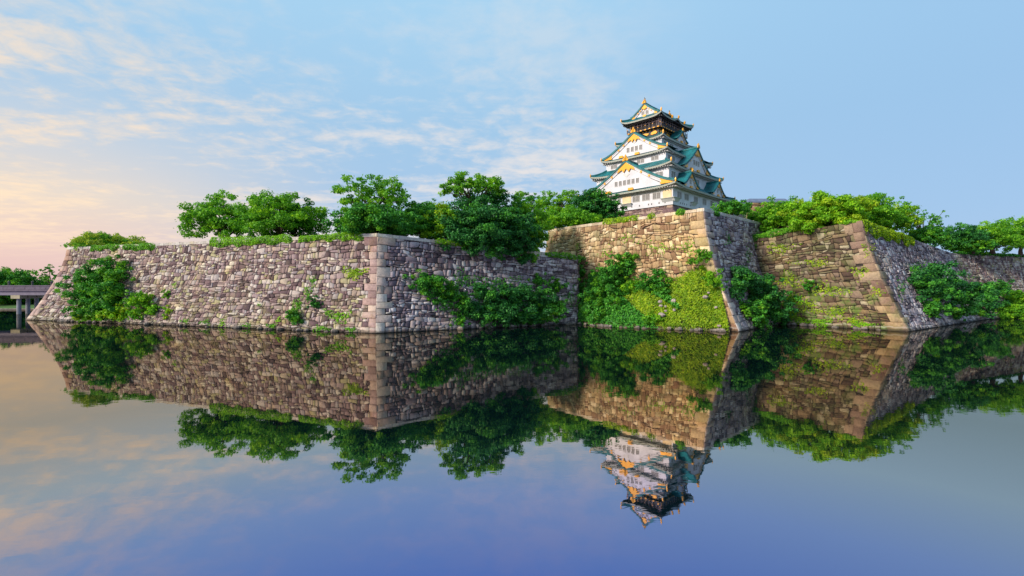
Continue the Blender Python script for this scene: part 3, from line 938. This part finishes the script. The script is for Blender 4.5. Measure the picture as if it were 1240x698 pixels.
# first storey: paired windows, ochre bays, dropping ledges, loopholes
for a in (-14.2, -2.8 + .0,):
    pass
for a in (3.4, 4.9, 7.3, 8.8, 11.3, 12.8, -2.8, -9.4, -10.9, -13.6, -15.1): window(b1, 'A', a, 22.2, 11.6, 1.2, 2.0)
for a in (-18.6, -17.1, -13.4, -11.9, -6.5, -5, .5, 2, 7, 8.5, 13.5, 15): window(b1, 'B', a, 18.0, 11.6, 1.2, 2.0)
for side, o, a0, a1, mat in (('A', 22.2, -1.4, 2.2, 'shutter'), ('A', 22.2, 14.4, 17.6, 'shutter')):
    mb = MB(); fn = fmap(side); fbox(mb, fn, a0, a1, o - .02, o + .14, 11.5, 14.0); mb.build('ochre_bay', M[mat], b1)
for side, o, a0, a1 in (('A', 22.2, -1.6, 2.4), ('A', 22.2, 14.2, 18.8), ('B', 18.0, -22.6, -18.6), ('B', 18.0, -9.4, -6.2), ('B', 18.0, 9.5, 13)):
    fn = fmap(side); mb = MB()
    mb.hexa([fn(a0, o - .1, 11.0), fn(a1, o - .1, 11.0), fn(a1, o + .05, 10.1), fn(a0, o + .05, 10.1), fn(a0, o - .1, 11.5), fn(a1, o - .1, 11.5), fn(a1, o + .95, 11.1), fn(a0, o + .95, 11.1)])
    fbox(mb, fn, a0 - .25, a1 + .25, o - .08, o + 1.1, 11.1, 11.32, 1)
    mb.build('stone_drop_ledge', [M['plaster'], M['tile_end']], b1)
for side, o, xs_ in (('A', 22.2, (-12, -6, .2, 2.4, 5.5, 9, 10.2, 13, 15.2)), ('B', 18.0, (-17, -15.6, -14.2, -12.5, -9.8, -3, 1, 5, 11, 14))):
    fn = fmap(side)
    for a in xs_:
        mb = MB(); fbox(mb, fn, a - .22, a + .22, o - .05, o + .03, 9.75, 10.3); mb.build('loophole', M['pane'], b1)
for a in (-12.4, -10.9, 10.6, 12.1): window(b2, 'A', a, 19.2, 19.4, 1.15, 1.9)
for a in (-17, -15.5, -5, -3.5, 1.2, 2.7, 14, 15.5): window(b2, 'B', a, 15.0, 19.4, 1.15, 1.9)
for a in (-9.6, -8.1, 1.8, 3.3, 7.5, 9.0, -3.3, -1.8): window(b3, 'A', a, 16.6, 26.6, 1.15, 1.8)
for a in (-14.6, -13.2, -11, 11.5, 13): window(b3, 'B', a, 12.4, 26.6, 1.15, 1.8)
for a in (-10.6, -9.2, -6.4, -5.0, 6.2, 7.6): window(b4, 'B', a, 8.7, 33.2, 1.1, 1.6)
for a in (-6.4, -5.0, 5, 6.4): window(b4, 'A', a, 12.7, 33.4, 1.1, 1.5)

# top storey: black, gilded, with a railed gallery
mb = MB(); mb.box(-9.4, 9.4, -5.8, 5.8, 37.2, 40.4); mb.box(-8.6, 8.6, -5.0, 5.0, 40.4, 44.8)
top = mb.build('top_storey', M['black'], keep)
mb = MB(); mb.box(-10.6, 10.6, -7.0, 7.0, 40.3, 40.62); mb.build('gallery_floor', M['black'], top)
rl = MB(); rg = []
for side, A, O in (('A', 6.9, 10.5), ('B', 10.5, 6.9), ('C', 6.9, 10.5), ('D', 10.5, 6.9)):
    fn = fmap(side)
    for z in (40.95, 41.35, 41.72): fbox(rl, fn, -A, A, O - .06, O + .06, z, z + .10)
    n = int(2 * A / 1.5)
    for i in range(n + 1):
        a = -A + 2 * A * i / n
        fbox(rl, fn, a - .08, a + .08, O - .09, O + .09, 40.6, 41.95); rg.append((fn, a, O))
rl.build('railing', M['black'], top); 
for fn, a, O in rg[1::2]:
    mb = MB(); fbox(mb, fn, a - .13, a + .13, O - .14, O + .14, 41.95, 42.18); mb.build('railing_cap', M['gold'], top)
for side, A, O, ca, co in (('A', 5.0, 8.6, 7.2, 11.0), ('B', 8.6, 5.0, 11.0, 7.2)):
    fn = fmap(side); lt = MB()
    n = int(2 * A / 1.25)
    for i in range(n + 1):
        a = -A + 2 * A * i / n; fbox(lt, fn, a - .09, a + .09, O, O + .1, 40.7, 44.4)
    for z in (41.6, 42.7, 43.5): fbox(lt, fn, -A, A, O + .01, O + .08, z, z + .12)
    # slim stays between gallery and eaves
    n = int(2 * ca / 1.6)
    for i in range(n + 1):
        a = -ca + 2 * ca * i / n; fbox(lt, fn, a - .045, a + .045, co - .55, co - .46, 40.7, 44.2)
    for z in (42.6, 43.4): fbox(lt, fn, -ca, ca, co - .54, co - .47, z, z + .07)
    lt.build('lattice_screen', M['lattice'], top)
rng = np.random.default_rng(77)
def relief(side, O, a, z, s):
    """gilded carving: a lumpy cut-out shape"""
    fn = fmap(side); mb = MB(); k = 13
    pts = [(a + s * 1.5 * (1 + .3 * math.sin(q * 5 + s * 9 + a) * rng.uniform(.4, 1)) * math.cos(2 * math.pi * q / k), z + s * .62 * (1 + .45 * rng.uniform(-1, 1)) * math.sin(2 * math.pi * q / k)) for q in range(k)]
    plate(mb, fn, pts, O - .02, O + .22); mb.build('gilded_relief', M['gold'], top)
for a in (-3.6, .2, 3.9): relief('A', 9.4, a, 38.9, .95)
for a in (-7.4, -3.0, 1.6, 6.2): relief('B', 5.8, a, 38.9, .95)
for side, O, A in (('A', 10.62, 6.2), ('B', 7.02, 9.8)):
    n = int(2 * A / 1.7)
    for i in range(n + 1): relief(side, O, -A + 2 * A * i / n, 40.42, .30)
for side, O, A in (('A', 9.42, 5.2), ('B', 5.82, 8.8)):
    n = int(2 * A / 1.4)
    for i in range(n + 1): relief(side, O, -A + 2 * A * i / n, 39.95, .22); 
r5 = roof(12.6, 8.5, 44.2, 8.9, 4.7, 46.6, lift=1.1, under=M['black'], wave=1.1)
def top_gable():
    fnA = fmap('A')
    for side in ('A', 'C'):
        g = gable(side, 0, 9.6, 5.6, 46.2, 50.6, 0.0, wins=2, winz=.55, big=.85, power=1.2)
top_gable()
for sx in (-1, 1):       # gold dolphins at the ridge ends
    mb = MB(); x = sx * 9.3
    mb.tube([(x + sx * .2, 0, 50.5), (x + sx * .1, 0, 51.1), (x - sx * .2, 0, 51.7), (x, 0, 52.3), (x + sx * .35, 0, 52.8)], [.42, .48, .34, .2, .06], 8)
    mb.poly([(x, 0, 52.1), (x + sx * .7, .0, 52.9), (x + sx * .15, .06, 53.2)]); mb.poly([(x, 0.05, 52.1), (x - sx * .5, .05, 52.9), (x + sx * .1, .02, 53.0)])
    mb.tube([(x, -.6, 51.4), (x, 0, 51.2), (x, .6, 51.4)], [.08, .3, .08], 6)
    mb.build('roof_fish', M['gold'], keep)
for a in (-4.8, 4.8, 0):
    mb = MB(); z = 45.6 if a == 0 else 44.6
    mb.tube([(a, -8.6, z - .3), (a, -8.75, z + .3), (a, -8.7, z + .9)], [.3, .42, .1], 6); mb.build('eave_ornament', M['gold'], r5)

# ------------------------------------------------------------------ low grey-roofed building and upper retaining wall
w = tag(empty('stone_rampart', (84, 163, 24)), 'low tan stone wall of the upper terrace below the slate-blue roof', 'stone wall')
uf = Face((80, 160, 26), (122, 166, 26), (80.5, 161.5, 39.2), (122, 168, 38.6))
wall(w, [(uf, dict(mat=M['tan'], seed=31, row=1.0, wid=1.6))])
M['slate'] = plain('slate_blue_roof', (.12, .15, .23), .6, .15, .8)
M['drab'] = plain('drab_wall', (.34, .31, .28), .8, .1, .5)
def storehouse():
    root = tag(empty('low_building', (98, 186, 38)), 'low building with a slate-blue flat roof behind the upper terrace wall', 'building')
    mb = MB(); mb.box(-6, 9, -4, 8, -2, 4.6); wl_ = mb.build('wall', M['drab'], root)
    mb = MB(); mb.box(-6.8, 9.8, -4.9, 8.8, 4.6, 5.0); mb.hexa([(-6.6, -4.7, 5.0), (9.6, -4.7, 5.0), (9.6, 8.6, 5.0), (-6.6, 8.6, 5.0), (-5.4, -2.5, 6.6), (8.4, -2.5, 6.6), (8.4, 6.5, 6.6), (-5.4, 6.5, 6.6)])
    mb.build('roof', M['slate'], root)
    for a in (-4, -1, 2, 5):
        mb = MB(); mb.box(a, a + 1.4, -4.06, -3.9, 1.6, 3.4); mb.build('window', M['pane'], wl_)
storehouse()

# ------------------------------------------------------------------ bridge at the far left
M['bridge_stone'] = plain('bridge_stone', (.11, .085, .12), .8, .18, .7, bump=.3)
M['bridge_beam'] = plain('bridge_beam', (.16, .135, .18), .8, .12, .5)
M['pier'] = plain('bridge_pier', (.20, .20, .23), .8, .15, .5)
M['cap_stone'] = plain('pier_cap_stone', (.34, .29, .19), .8, .15, .5)
M['iron'] = plain('dark_iron', (.05, .045, .05), .5, .2, 1)
def bridge():
    Y = 176.0; zt, zb, zl = 8.85, 7.1, 11.2
    root = tag(empty('stone_bridge', (-190, Y, 0)), 'low grey stone bridge with a solid balustrade crossing the moat beside the rampart', 'bridge')
    X0, X1 = -60, 62
    mb = MB(); mb.box(X0, X1, 0, 9, zb, zt - .25); mb.build('beam', M['bridge_beam'], root)
    mb = MB(); mb.box(X0, X1, -.5, 9.5, zt - .25, zt); mb.build('deck', M['bridge_stone'], root)
    for y in (0, 8.6):
        mb = MB(); x = X0
        while x < X1 - .1:
            mb.box(x + .02, x + 3.96, y, y + .35, zt, zt + 1.55); mb.box(x + .35, x + 3.6, y - .05, y + .4, zt + .35, zt + 1.2); x += 4
        mb.box(X0, X1, y - .12, y + .47, zt + 1.56, zt + 1.95)
        bl = mb.build('balustrade', M['bridge_stone'], root)
        for x in range(-52, 62, 16):
            p = MB(); p.tube([(x + 5.7, y + .17, zt + 1.9), (x + 5.7, y + .17, zt + 3.0), (x + 5.7, y + .17, zt + 3.2), (x + 5.7, y + .17, zt + 3.7)], [.32, .26, .42, .05], 8); p.build('finial', M['iron'], bl)
    for x in (-42, -19, 4.4, 27.5):
        for y in (1.2, 4.5, 7.8):
            mb = MB(); mb.tube([(x, y, -3), (x, y, zb - 1.3)], [.7, .65], 12); p = mb.build('pier', M['pier'], root)
            mb = MB(); mb.box(x - 1.7, x + 1.7, y - 1.35, y + 1.35, zb - 1.3, zb - .02); mb.build('pier_cap', M['cap_stone'], p)
bridge()

# ------------------------------------------------------------------ trees
G1 = 'trees on the left rampart'
def dl(x, o): return dline(L_t, C1_t, x) + o
def dr(x, o): return dline(C1_t, R1_t, x) + o
tree('flat-topped pale tree behind the far left corner of the rampart', 130, 281, 313, 48, dl(128, 14), 22.2, 'round', 'leaf_pale', seed=1, group=G1)
tree('small low pale tree at the right foot of the flat-topped one', 164, 291, 307, 18, dl(164, 12), 22.2, 'umbrella', 'leaf_pale', seed=2, group=G1)
tree('wide leaning tree whose crown reaches farthest over the long bare parapet', 268, 232, 296, 50, dl(266, 7), 22.2, 'round', 'leaf_mid', seed=3, group=G1, lean=2.5, leaf=.36)
tree('broad domed tree with dark boughs between the leaning tree and the tall airy one', 340, 229, 297, 58, dl(338, 9), 22.2, 'round', 'leaf_mid', seed=4, group=G1, leaf=.36)
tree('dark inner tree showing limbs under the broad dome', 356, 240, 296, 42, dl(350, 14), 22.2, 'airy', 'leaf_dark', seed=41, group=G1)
tree('tall airy tree with gaps of sky left of the pale wall corner', 450, 210, 272, 52, dl(450, 11), 22.2, 'airy', 'leaf_mid', seed=5, group=G1, leaf=.36)
tree('low dense dark shrub tree under the tall airy tree', 456, 249, 293, 64, dl(440, 6), 22.2, 'dense', 'leaf_deep', seed=6, group=G1)
tree('mid green bushy tree right of the pale wall corner', 512, 242, 296, 40, dr(512, 13), 21.5, 'round', 'leaf_deep', seed=7, group=G1)
tree('bright yellow-green shrub tree against the big dark tree', 543, 248, 300, 40, dr(545, 8), 20.5, 'round', 'leaf_bright', seed=8, group=G1)
tree('umbrella-topped tree rising out of the big dark evergreen', 573, 208, 258, 44, dr(572, 11), 20, 'umbrella', 'leaf_mid', seed=9, group=G1, trunk=.4)
tree('second tier of leaves below the umbrella top, slightly darker', 592, 222, 272, 38, dr(590, 12), 20, 'airy', 'leaf_dark', seed=10, group=G1)
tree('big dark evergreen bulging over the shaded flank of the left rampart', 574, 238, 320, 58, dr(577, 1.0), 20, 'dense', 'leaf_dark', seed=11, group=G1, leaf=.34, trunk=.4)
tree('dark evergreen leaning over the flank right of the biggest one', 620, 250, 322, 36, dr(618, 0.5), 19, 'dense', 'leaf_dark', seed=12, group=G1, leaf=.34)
tree('mid green tree standing behind the dark evergreens', 634, 234, 310, 34, dr(634, 10), 18.6, 'round', 'leaf_mid', seed=13, group=G1)
tree('pale green tree in the gap before the sunlit tan rampart', 640, 250, 318, 26, dr(655, 7), 18.4, 'round', 'leaf_bright', seed=14, group=G1)
tree('low bright shrub tree at the lower end of the left parapet', 636, 288, 324, 20, dr(640, 1.5), 18.4, 'round', 'leaf_mid', seed=15, group=G1)
G2 = 'trees around the keep'
tree('rounded tree with layered branches left of the keep', 676, 228, 272, 36, 166, 28.6, 'airy', 'leaf_mid', seed=16, group=G2)
tree('dark round tree touching the left edge of the keep', 722, 230, 274, 36, 158, 28.6, 'dense', 'leaf_dark', seed=17, group=G2, leaf=.4)
tree('low light green shrub tree along the top of the tan rampart', 690, 252, 282, 44, 152, 28.6, 'round', 'leaf_mid', seed=18, group=G2)
tree('feathery tree far behind, between umbrella top and layered tree', 640, 232, 280, 26, 190, 28.6, 'airy', 'leaf_deep', seed=19, group=G2)
tree('hazy mid green tree at the back between airy tree and umbrella top', 520, 240, 290, 34, 165, 22, 'round', 'leaf_deep', seed=20, group=G2)
tree('dark green shrub tree right of the keep behind the pale parapet', 886, 242, 264, 26, 136, 28.6, 'round', 'leaf_deep', seed=21, group=G2)
tree('small shrub tree beside the low slate-roofed building', 918, 252, 282, 20, 140, 27, 'round', 'leaf_mid', seed=22, group=G2)
G3 = 'trees on the right rampart'
def dq(x, o): return dline(B0_t, C3_t, x) + o
def ds(x, o): return dline(C3_t, B1_t, x) + o
tree('olive green tree at the left end of the right rampart', 946, 236, 290, 32, dq(950, 9), 24, 'round', 'leaf_mid', seed=23, group=G3)
tree('largest bright rounded tree spilling over the brown rampart', 1000, 233, 292, 52, dq(1000, 4.5), 25, 'dense', 'leaf_bright', seed=24, group=G3, leaf=.34)
tree('bright tree just behind the sharp leaning corner', 1050, 232, 284, 46, ds(1052, 15), 25.5, 'round', 'leaf_mid', seed=25, group=G3)
tree('second bright tree right of the sharp corner, lower', 1080, 244, 288, 34, ds(1078, 18), 25, 'round', 'leaf_bright', seed=26, group=G3)
tree('sparse feathery tree with open twigs against the sky', 1118, 245, 300, 34, ds(1118, 9), 23, 'sparse', 'leaf_deep', seed=27, group=G3, leaf=.36)
tree('dark green shrub tree below the sparse feathery one', 1120, 272, 302, 30, ds(1120, 6), 23, 'round', 'leaf_deep', seed=28, group=G3)
tree('dark rounded tree above the inner corner of the right walls', 1164, 270, 308, 30, 158, 22, 'round', 'leaf_dark', seed=29, group=G3)
tree('bright low tree on top of the far right wall', 1202, 268, 310, 42, 162, 22.4, 'round', 'leaf_mid', seed=30, group=G3)
tree('spreading dark shrub tree hanging over the far right wall', 1178, 288, 308, 28, 157, 22, 'dense', 'leaf_deep', seed=31, group=G3)
tree('tall tree cut by the right edge of the view', 1236, 262, 310, 32, 172, 22.4, 'round', 'leaf_mid', seed=32, group=G3)
G4 = 'trees on the far bank'
for i, (x, yt, yb, rx, st, mt, lb) in enumerate([
        (-18, 316, 372, 34, 'round', 'leaf_deep', 'dark tree on the far bank at the left edge, behind the bridge'),
        (22, 322, 370, 26, 'round', 'leaf_deep', 'rounded deep green tree standing tallest behind the bridge'),
        (6, 336, 376, 22, 'dense', 'leaf_mid', 'bright willowy bush tree low behind the bridge parapet'),
        (44, 332, 374, 22, 'round', 'leaf_mid', 'bright green tree behind the bridge nearest the rampart corner'),
        (63, 317, 352, 16, 'sparse', 'leaf_deep', 'thin airy tree beside the leaning left corner of the rampart'),
        (-60, 318, 374, 40, 'round', 'leaf_deep', 'deep green tree outside the left edge behind the bridge'),
        (30, 352, 378, 20, 'dense', 'leaf_deep', 'low dark bush tree seen under the bridge beam')]):
    tree(lb, x, yt, yb, rx, 226 + 4 * i % 14, 1.5, st, mt, seed=60 + i, group=G4, leaf=.5)

# ------------------------------------------------------------------ bushes growing on the walls
bush('largest dark bush climbing the left end of the pinkish rampart', [(142, 330, 26, 15), (118, 350, 28, 20), (148, 352, 24, 20), (132, 372, 32, 14), (108, 378, 20, 10)], 'leaf_deep', seed=1, leaf=.36)
bush('bright bush beside the big dark one, down at the waterline', [(112, 382, 14, 8), (146, 380, 22, 9)], 'leaf_bright', seed=2)
bush('rounded green bush right of the largest one on the left rampart', [(176, 366, 17, 12), (186, 376, 12, 9), (170, 380, 14, 7)], 'leaf_mid', seed=3)
bush('tiny green tuft alone on the pinkish wall', [(204, 357, 5, 5)], 'leaf_mid', seed=4, leaf=.28)
bush('small weed tuft low on the pinkish wall right of the rounded bush', [(205, 376, 6, 5), (203, 384, 4, 3)], 'leaf_yellow', seed=5, leaf=.28)
bush('round dark bush at the water under the trailing vine', [(360, 384, 10, 12)], 'leaf_deep', seed=6, leaf=.3)
bush('small dark bush halfway up beside the trailing vine', [(384, 368, 8, 10)], 'leaf_dark', seed=7, leaf=.3)
bush('dark bush sticking out high on the shaded flank near the pale corner', [(514, 343, 24, 14), (528, 350, 16, 14)], 'leaf_deep', seed=8, leaf=.34)
bush('mid green leafy bush under the dark one on the shaded flank', [(544, 358, 17, 13), (560, 372, 15, 12), (556, 390, 12, 6)], 'leaf_deep', seed=9)
bush('broad green thicket along the water below the shaded flank', [(572, 380, 26, 12), (598, 380, 30, 13), (632, 382, 30, 11)], 'leaf_dark', seed=10)
bush('mid thicket climbing the flank under the dark evergreens', [(590, 358, 26, 13), (622, 358, 26, 14), (648, 362, 20, 13)], 'leaf_dark', seed=11)
bush('brighter thicket at the right end of the shaded flank', [(662, 374, 22, 14), (650, 386, 24, 7)], 'leaf_deep', seed=12)
bush('small round bush on the flank below the lower parapet', [(648, 340, 11, 9)], 'leaf_deep', seed=13)
bush('second small round bush on the flank, lower and to the right', [(672, 348, 12, 9)], 'leaf_deep', seed=14)
bush('tall narrow bush where the flank meets the grassy bank', [(703, 326, 11, 15), (704, 350, 13, 14), (701, 374, 14, 14)], 'leaf_deep', seed=15)
bush('dark bush with two lobes at the upper left of the grassy bank', [(752, 330, 22, 17), (738, 348, 24, 16), (765, 316, 16, 10), (728, 362, 20, 14)], 'leaf_deep', seed=16, flat=.9)
bush('bright bush standing in the middle of the grassy bank', [(766, 346, 14, 11)], 'leaf_mid', seed=17)
bush('dark bush on the grassy bank below the tan wall', [(797, 342, 18, 13), (806, 352, 12, 8)], 'leaf_deep', seed=18, flat=.9)
bush('low leafy bush at the foot of the grassy bank', [(790, 386, 16, 8)], 'leaf_mid', seed=19)
bush('low dark bush at the foot of the bank near its left end', [(730, 378, 20, 12), (745, 368, 14, 9)], 'leaf_deep', seed=20)
bush('round bright bush beside the corner stones at the top of the bank', [(852, 312, 13, 11)], 'leaf_mid', seed=21, flat=.9)
bush('small leafy bush straddling the tan corner above the rough stone ridge', [(869, 338, 11, 13)], 'leaf_mid', seed=31, flat=1.0)
bush('wide dark thicket on the shaded flank right of the bank', [(890, 336, 24, 14), (908, 350, 28, 18), (886, 352, 16, 14), (922, 370, 26, 18), (938, 386, 14, 9)], 'leaf_dark', seed=22, leaf=.36)
bush('green thicket at the water below the wide dark one', [(902, 376, 18, 14), (914, 389, 20, 8)], 'leaf_deep', seed=23)
bush('single dark bush in the middle of the mossy brown face', [(981, 345, 9, 7)], 'leaf_deep', seed=24, leaf=.3)
bush('wide layered dark bush on the flank of the right rampart', [(1112, 346, 32, 22), (1138, 352, 34, 20), (1120, 333, 22, 10)], 'leaf_dark', seed=25, leaf=.36)
bush('bright lower fringe of the layered bush at right', [(1122, 375, 24, 10), (1152, 376, 28, 10)], 'leaf_deep', seed=26)
bush('dark thicket in the inner corner of the right walls', [(1190, 354, 22, 14), (1178, 368, 20, 14)], 'leaf_dark', seed=27, leaf=.36)
bush('bright thicket at the right edge along the far wall foot', [(1224, 362, 26, 14), (1215, 378, 30, 10)], 'leaf_mid', seed=28)

# leaves lying flat on the walls
creeper('yellow-green creeper patch high on the pinkish wall near the pale corner', [(430, 331, 17, 9)], 'leaf_yellow', n=420, seed=1)
creeper('thin trailing vine hanging down the pinkish wall', [(380, 340, 5, 9), (374, 356, 5, 12), (362, 370, 7, 12)], 'leaf_mid', n=330, seed=2)
creeper('low creeper patch on the pinkish wall beside the pale corner', [(412, 384, 17, 9), (398, 378, 6, 5)], 'leaf_bright', n=330, seed=3)
creeper('scattered small weeds low on the left half of the pinkish wall', [(212, 346, 3, 4), (270, 392, 5, 6), (338, 388, 4, 4), (315, 370, 3, 3)], 'leaf_bright', n=130, seed=4)
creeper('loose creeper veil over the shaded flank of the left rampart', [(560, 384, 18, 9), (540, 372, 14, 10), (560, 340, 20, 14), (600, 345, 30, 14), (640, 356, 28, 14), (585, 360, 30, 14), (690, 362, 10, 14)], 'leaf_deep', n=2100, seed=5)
creeper('small weeds along the waterline of the pinkish wall', [(250, 391, 8, 4), (300, 395, 7, 3), (330, 395, 9, 4), (390, 398, 12, 4), (425, 399, 9, 3), (225, 389, 6, 3)], 'leaf_mid', n=420, seed=11)
creeper('mossy creeper in broken patches over the brown face', [(945, 300, 26, 8), (985, 318, 30, 6), (955, 340, 22, 12), (1000, 352, 28, 12), (975, 372, 34, 14), (1010, 378, 22, 9), (1040, 330, 14, 10), (1052, 302, 10, 10), (1035, 388, 20, 7), (1062, 352, 10, 10)], 'leaf_yellow', n=1900, seed=6, leaf=.24, thick=.2)
creeper('greener creeper along the foot of the brown face', [(955, 385, 22, 9), (990, 390, 26, 6), (962, 365, 16, 10), (1045, 393, 18, 4)], 'leaf_bright', n=1300, seed=7, leaf=.26)
creeper('sparse weeds in the joints of the tan wall', [(700, 300, 6, 10), (760, 290, 20, 8), (800, 300, 26, 10), (735, 306, 14, 8), (668, 295, 4, 8), (834, 300, 10, 14)], 'leaf_bright', n=600, seed=8, leaf=.22, thick=.15)
creeper('thin weeds on the shaded flank beside the tan corner', [(880, 290, 6, 12), (905, 310, 8, 16), (915, 290, 6, 14)], 'leaf_deep', n=240, seed=9)
creeper('creeper climbing the right flank above the layered bush', [(1110, 322, 14, 8), (1090, 350, 8, 16), (1170, 335, 12, 8)], 'leaf_deep', n=320, seed=10)

hedge('long bright hedge spilling over the parapet of the pinkish rampart', left_front, .54, .79, 1.4, 1.7, 'leaf_bright', seed=1, leaf=.25)
hedge('shorter bright hedge nearest the pale corner', left_front, .80, .97, 1.0, 1.5, 'leaf_bright', seed=2, leaf=.25)
hedge('clipped hedge along the parapet below the flat-topped tree', left_front, .10, .225, 1.4, 1.2, 'leaf_mid', seed=3)
hedge('second clipped hedge piece right of the flat-topped tree', left_front, .235, .36, 1.4, 1.1, 'leaf_mid', seed=4)
hedge('low green fringe on the shaded flank right of the pale corner', left_flank, .24, .46, .5, 1.2, 'leaf_bright', seed=5)
hedge('green fringe along the lower parapet before the tan rampart', left_flank, .80, 1.0, .5, 1.3, 'leaf_mid', seed=6)
hedge('grass strip on top of the tan rampart beside the dark round tree', mid_front, .42, .66, .2, 1.5, 'leaf_yellow', seed=7, bulge=.5)
hedge('small weedy tuft on the coping of the tan rampart near its corner', mid_front, .86, .92, .4, 1.9, 'leaf_mid', seed=8, bulge=.7)
hedge('little tuft on the tan coping below the keep', mid_front, .70, .76, .2, 1.5, 'leaf_yellow', seed=12, bulge=.5)
hedge('small leafy tuft on the shaded coping right of the tan corner', mid_flank, .12, .2, 1.6, .8, 'leaf_deep', seed=9)
hedge('dark green fringe where the brown rampart joins the keep rampart', right_front, .10, .52, .5, 1.6, 'leaf_mid', seed=10)
hedge('thick bright ivy band hanging from the top of the right flank', right_flank, .0, .50, 4.2, .5, 'leaf_yellow', seed=11, bulge=.9)
hedge('sparse fringe on top of the far right wall', far_front, .01, .3, .5, .8, 'leaf_deep', seed=13)
hedge('small green patch beside the tip of the sharp leaning corner', right_front, .86, .98, .3, .7, 'leaf_bright', seed=14)

# grass and ground cover on the bank below the keep
rng = np.random.default_rng(4)
cover = {'grass': [], 'undergrowth': []}
for _ in range(24000):
    a, c = rng.random() * (NR - 1.001), rng.random() * (NC - 1.001)
    i, j = int(a), int(c); fa, fc = a - i, c - j
    q = (rows[i][j] * (1 - fc) + rows[i][j + 1] * fc) * (1 - fa) + (rows[i + 1][j] * (1 - fc) + rows[i + 1][j + 1] * fc) * fa
    if q.z < .7 and rng.random() < .7: continue
    s_ = c / NC + .16 * float(vnoise(q.x + q.z, 6, .35)) + .10 * (a / NR - .5)
    k_ = 'grass' if s_ > .50 else 'undergrowth'
    cover[k_].append(q + Vector((-.1, -.2, .12)) * rng.uniform(.4, 2.2) * (1 if k_ == 'grass' else rng.uniform(1, 2.4)))
for k_, mt_, sz in (('grass', 'grass', .30), ('undergrowth', 'leaf_deep', .36)):
    C = np.array(cover[k_]); Nn = np.array([(-.35, -.6, .6)] * len(C)) + rng.normal(size=C.shape) * .45; Nn /= np.linalg.norm(Nn, axis=1, keepdims=True)
    tag(leaf_mesh(k_, leaf_quads(C, Nn, sz, rng), M[mt_]), kind='stuff')

# loose stones along the waterline
def rock(p, s, seed):
    rr = np.random.default_rng(seed); mb = MB(); n, k = 7, 4
    rws = []
    for a in range(k + 1):
        th = math.pi * a / k
        rws.append([(s * 1.25 * math.sin(th) * math.cos(2 * math.pi * b / n) * rr.uniform(.75, 1.15), s * .9 * math.sin(th) * math.sin(2 * math.pi * b / n) * rr.uniform(.75, 1.15), s * .75 * math.cos(th) * rr.uniform(.8, 1.1)) for b in range(n)])
        rws[-1].append(rws[-1][0])
    mb.grid(rws); o = mb.build('rock', M['rock']); o.location = p; o.rotation_euler = (0, 0, rr.uniform(0, 6))
    return o
rr = np.random.default_rng(12)
spots = [(along(toe, s) + Vector((-.3, -.6, 0)), 'rough grey stone lying at the waterline under the grassy bank', 'stones along the foot of the grassy bank') for s in np.sort(rr.uniform(0, 1, 46))]
spots += [(Vector(left_flank.S(np.array(s), np.array(0.0))) + Vector((.5, -.7, .1)), 'dark stone at the waterline under the shaded flank thicket', 'stones along the shaded flank') for s in rr.uniform(.3, 1, 22)]
spots += [(Vector(left_front.S(np.array(s), np.array(0.0))) + Vector((-.3, -.7, .05)), 'pale stone at the waterline of the long pinkish wall', 'stones along the pinkish wall') for s in rr.uniform(.08, .95, 34)]
spots += [(Vector(right_front.S(np.array(s), np.array(0.0))) + Vector((-.4, -.6, .05)), 'brown stone at the waterline of the mossy brown face', 'stones along the brown wall') for s in rr.uniform(.25, .9, 16)]
n_low = len(spots)
for _ in range(11):
    i, j = rr.integers(1, NR - 4), rr.integers(int(NC * .55), NC - 2)
    spots.append((rows[i][j] + Vector((-.22, -.42, .12)), 'half-buried stone showing through the yellow-green grass of the bank', 'stones in the grassy bank'))
for i, (p, lb, gp) in enumerate(spots):
    if i < n_low: p.z = rr.uniform(-.05, .25)
    tag(rock(p, rr.uniform(.32, .85), 300 + i), lb, 'rock', gp)
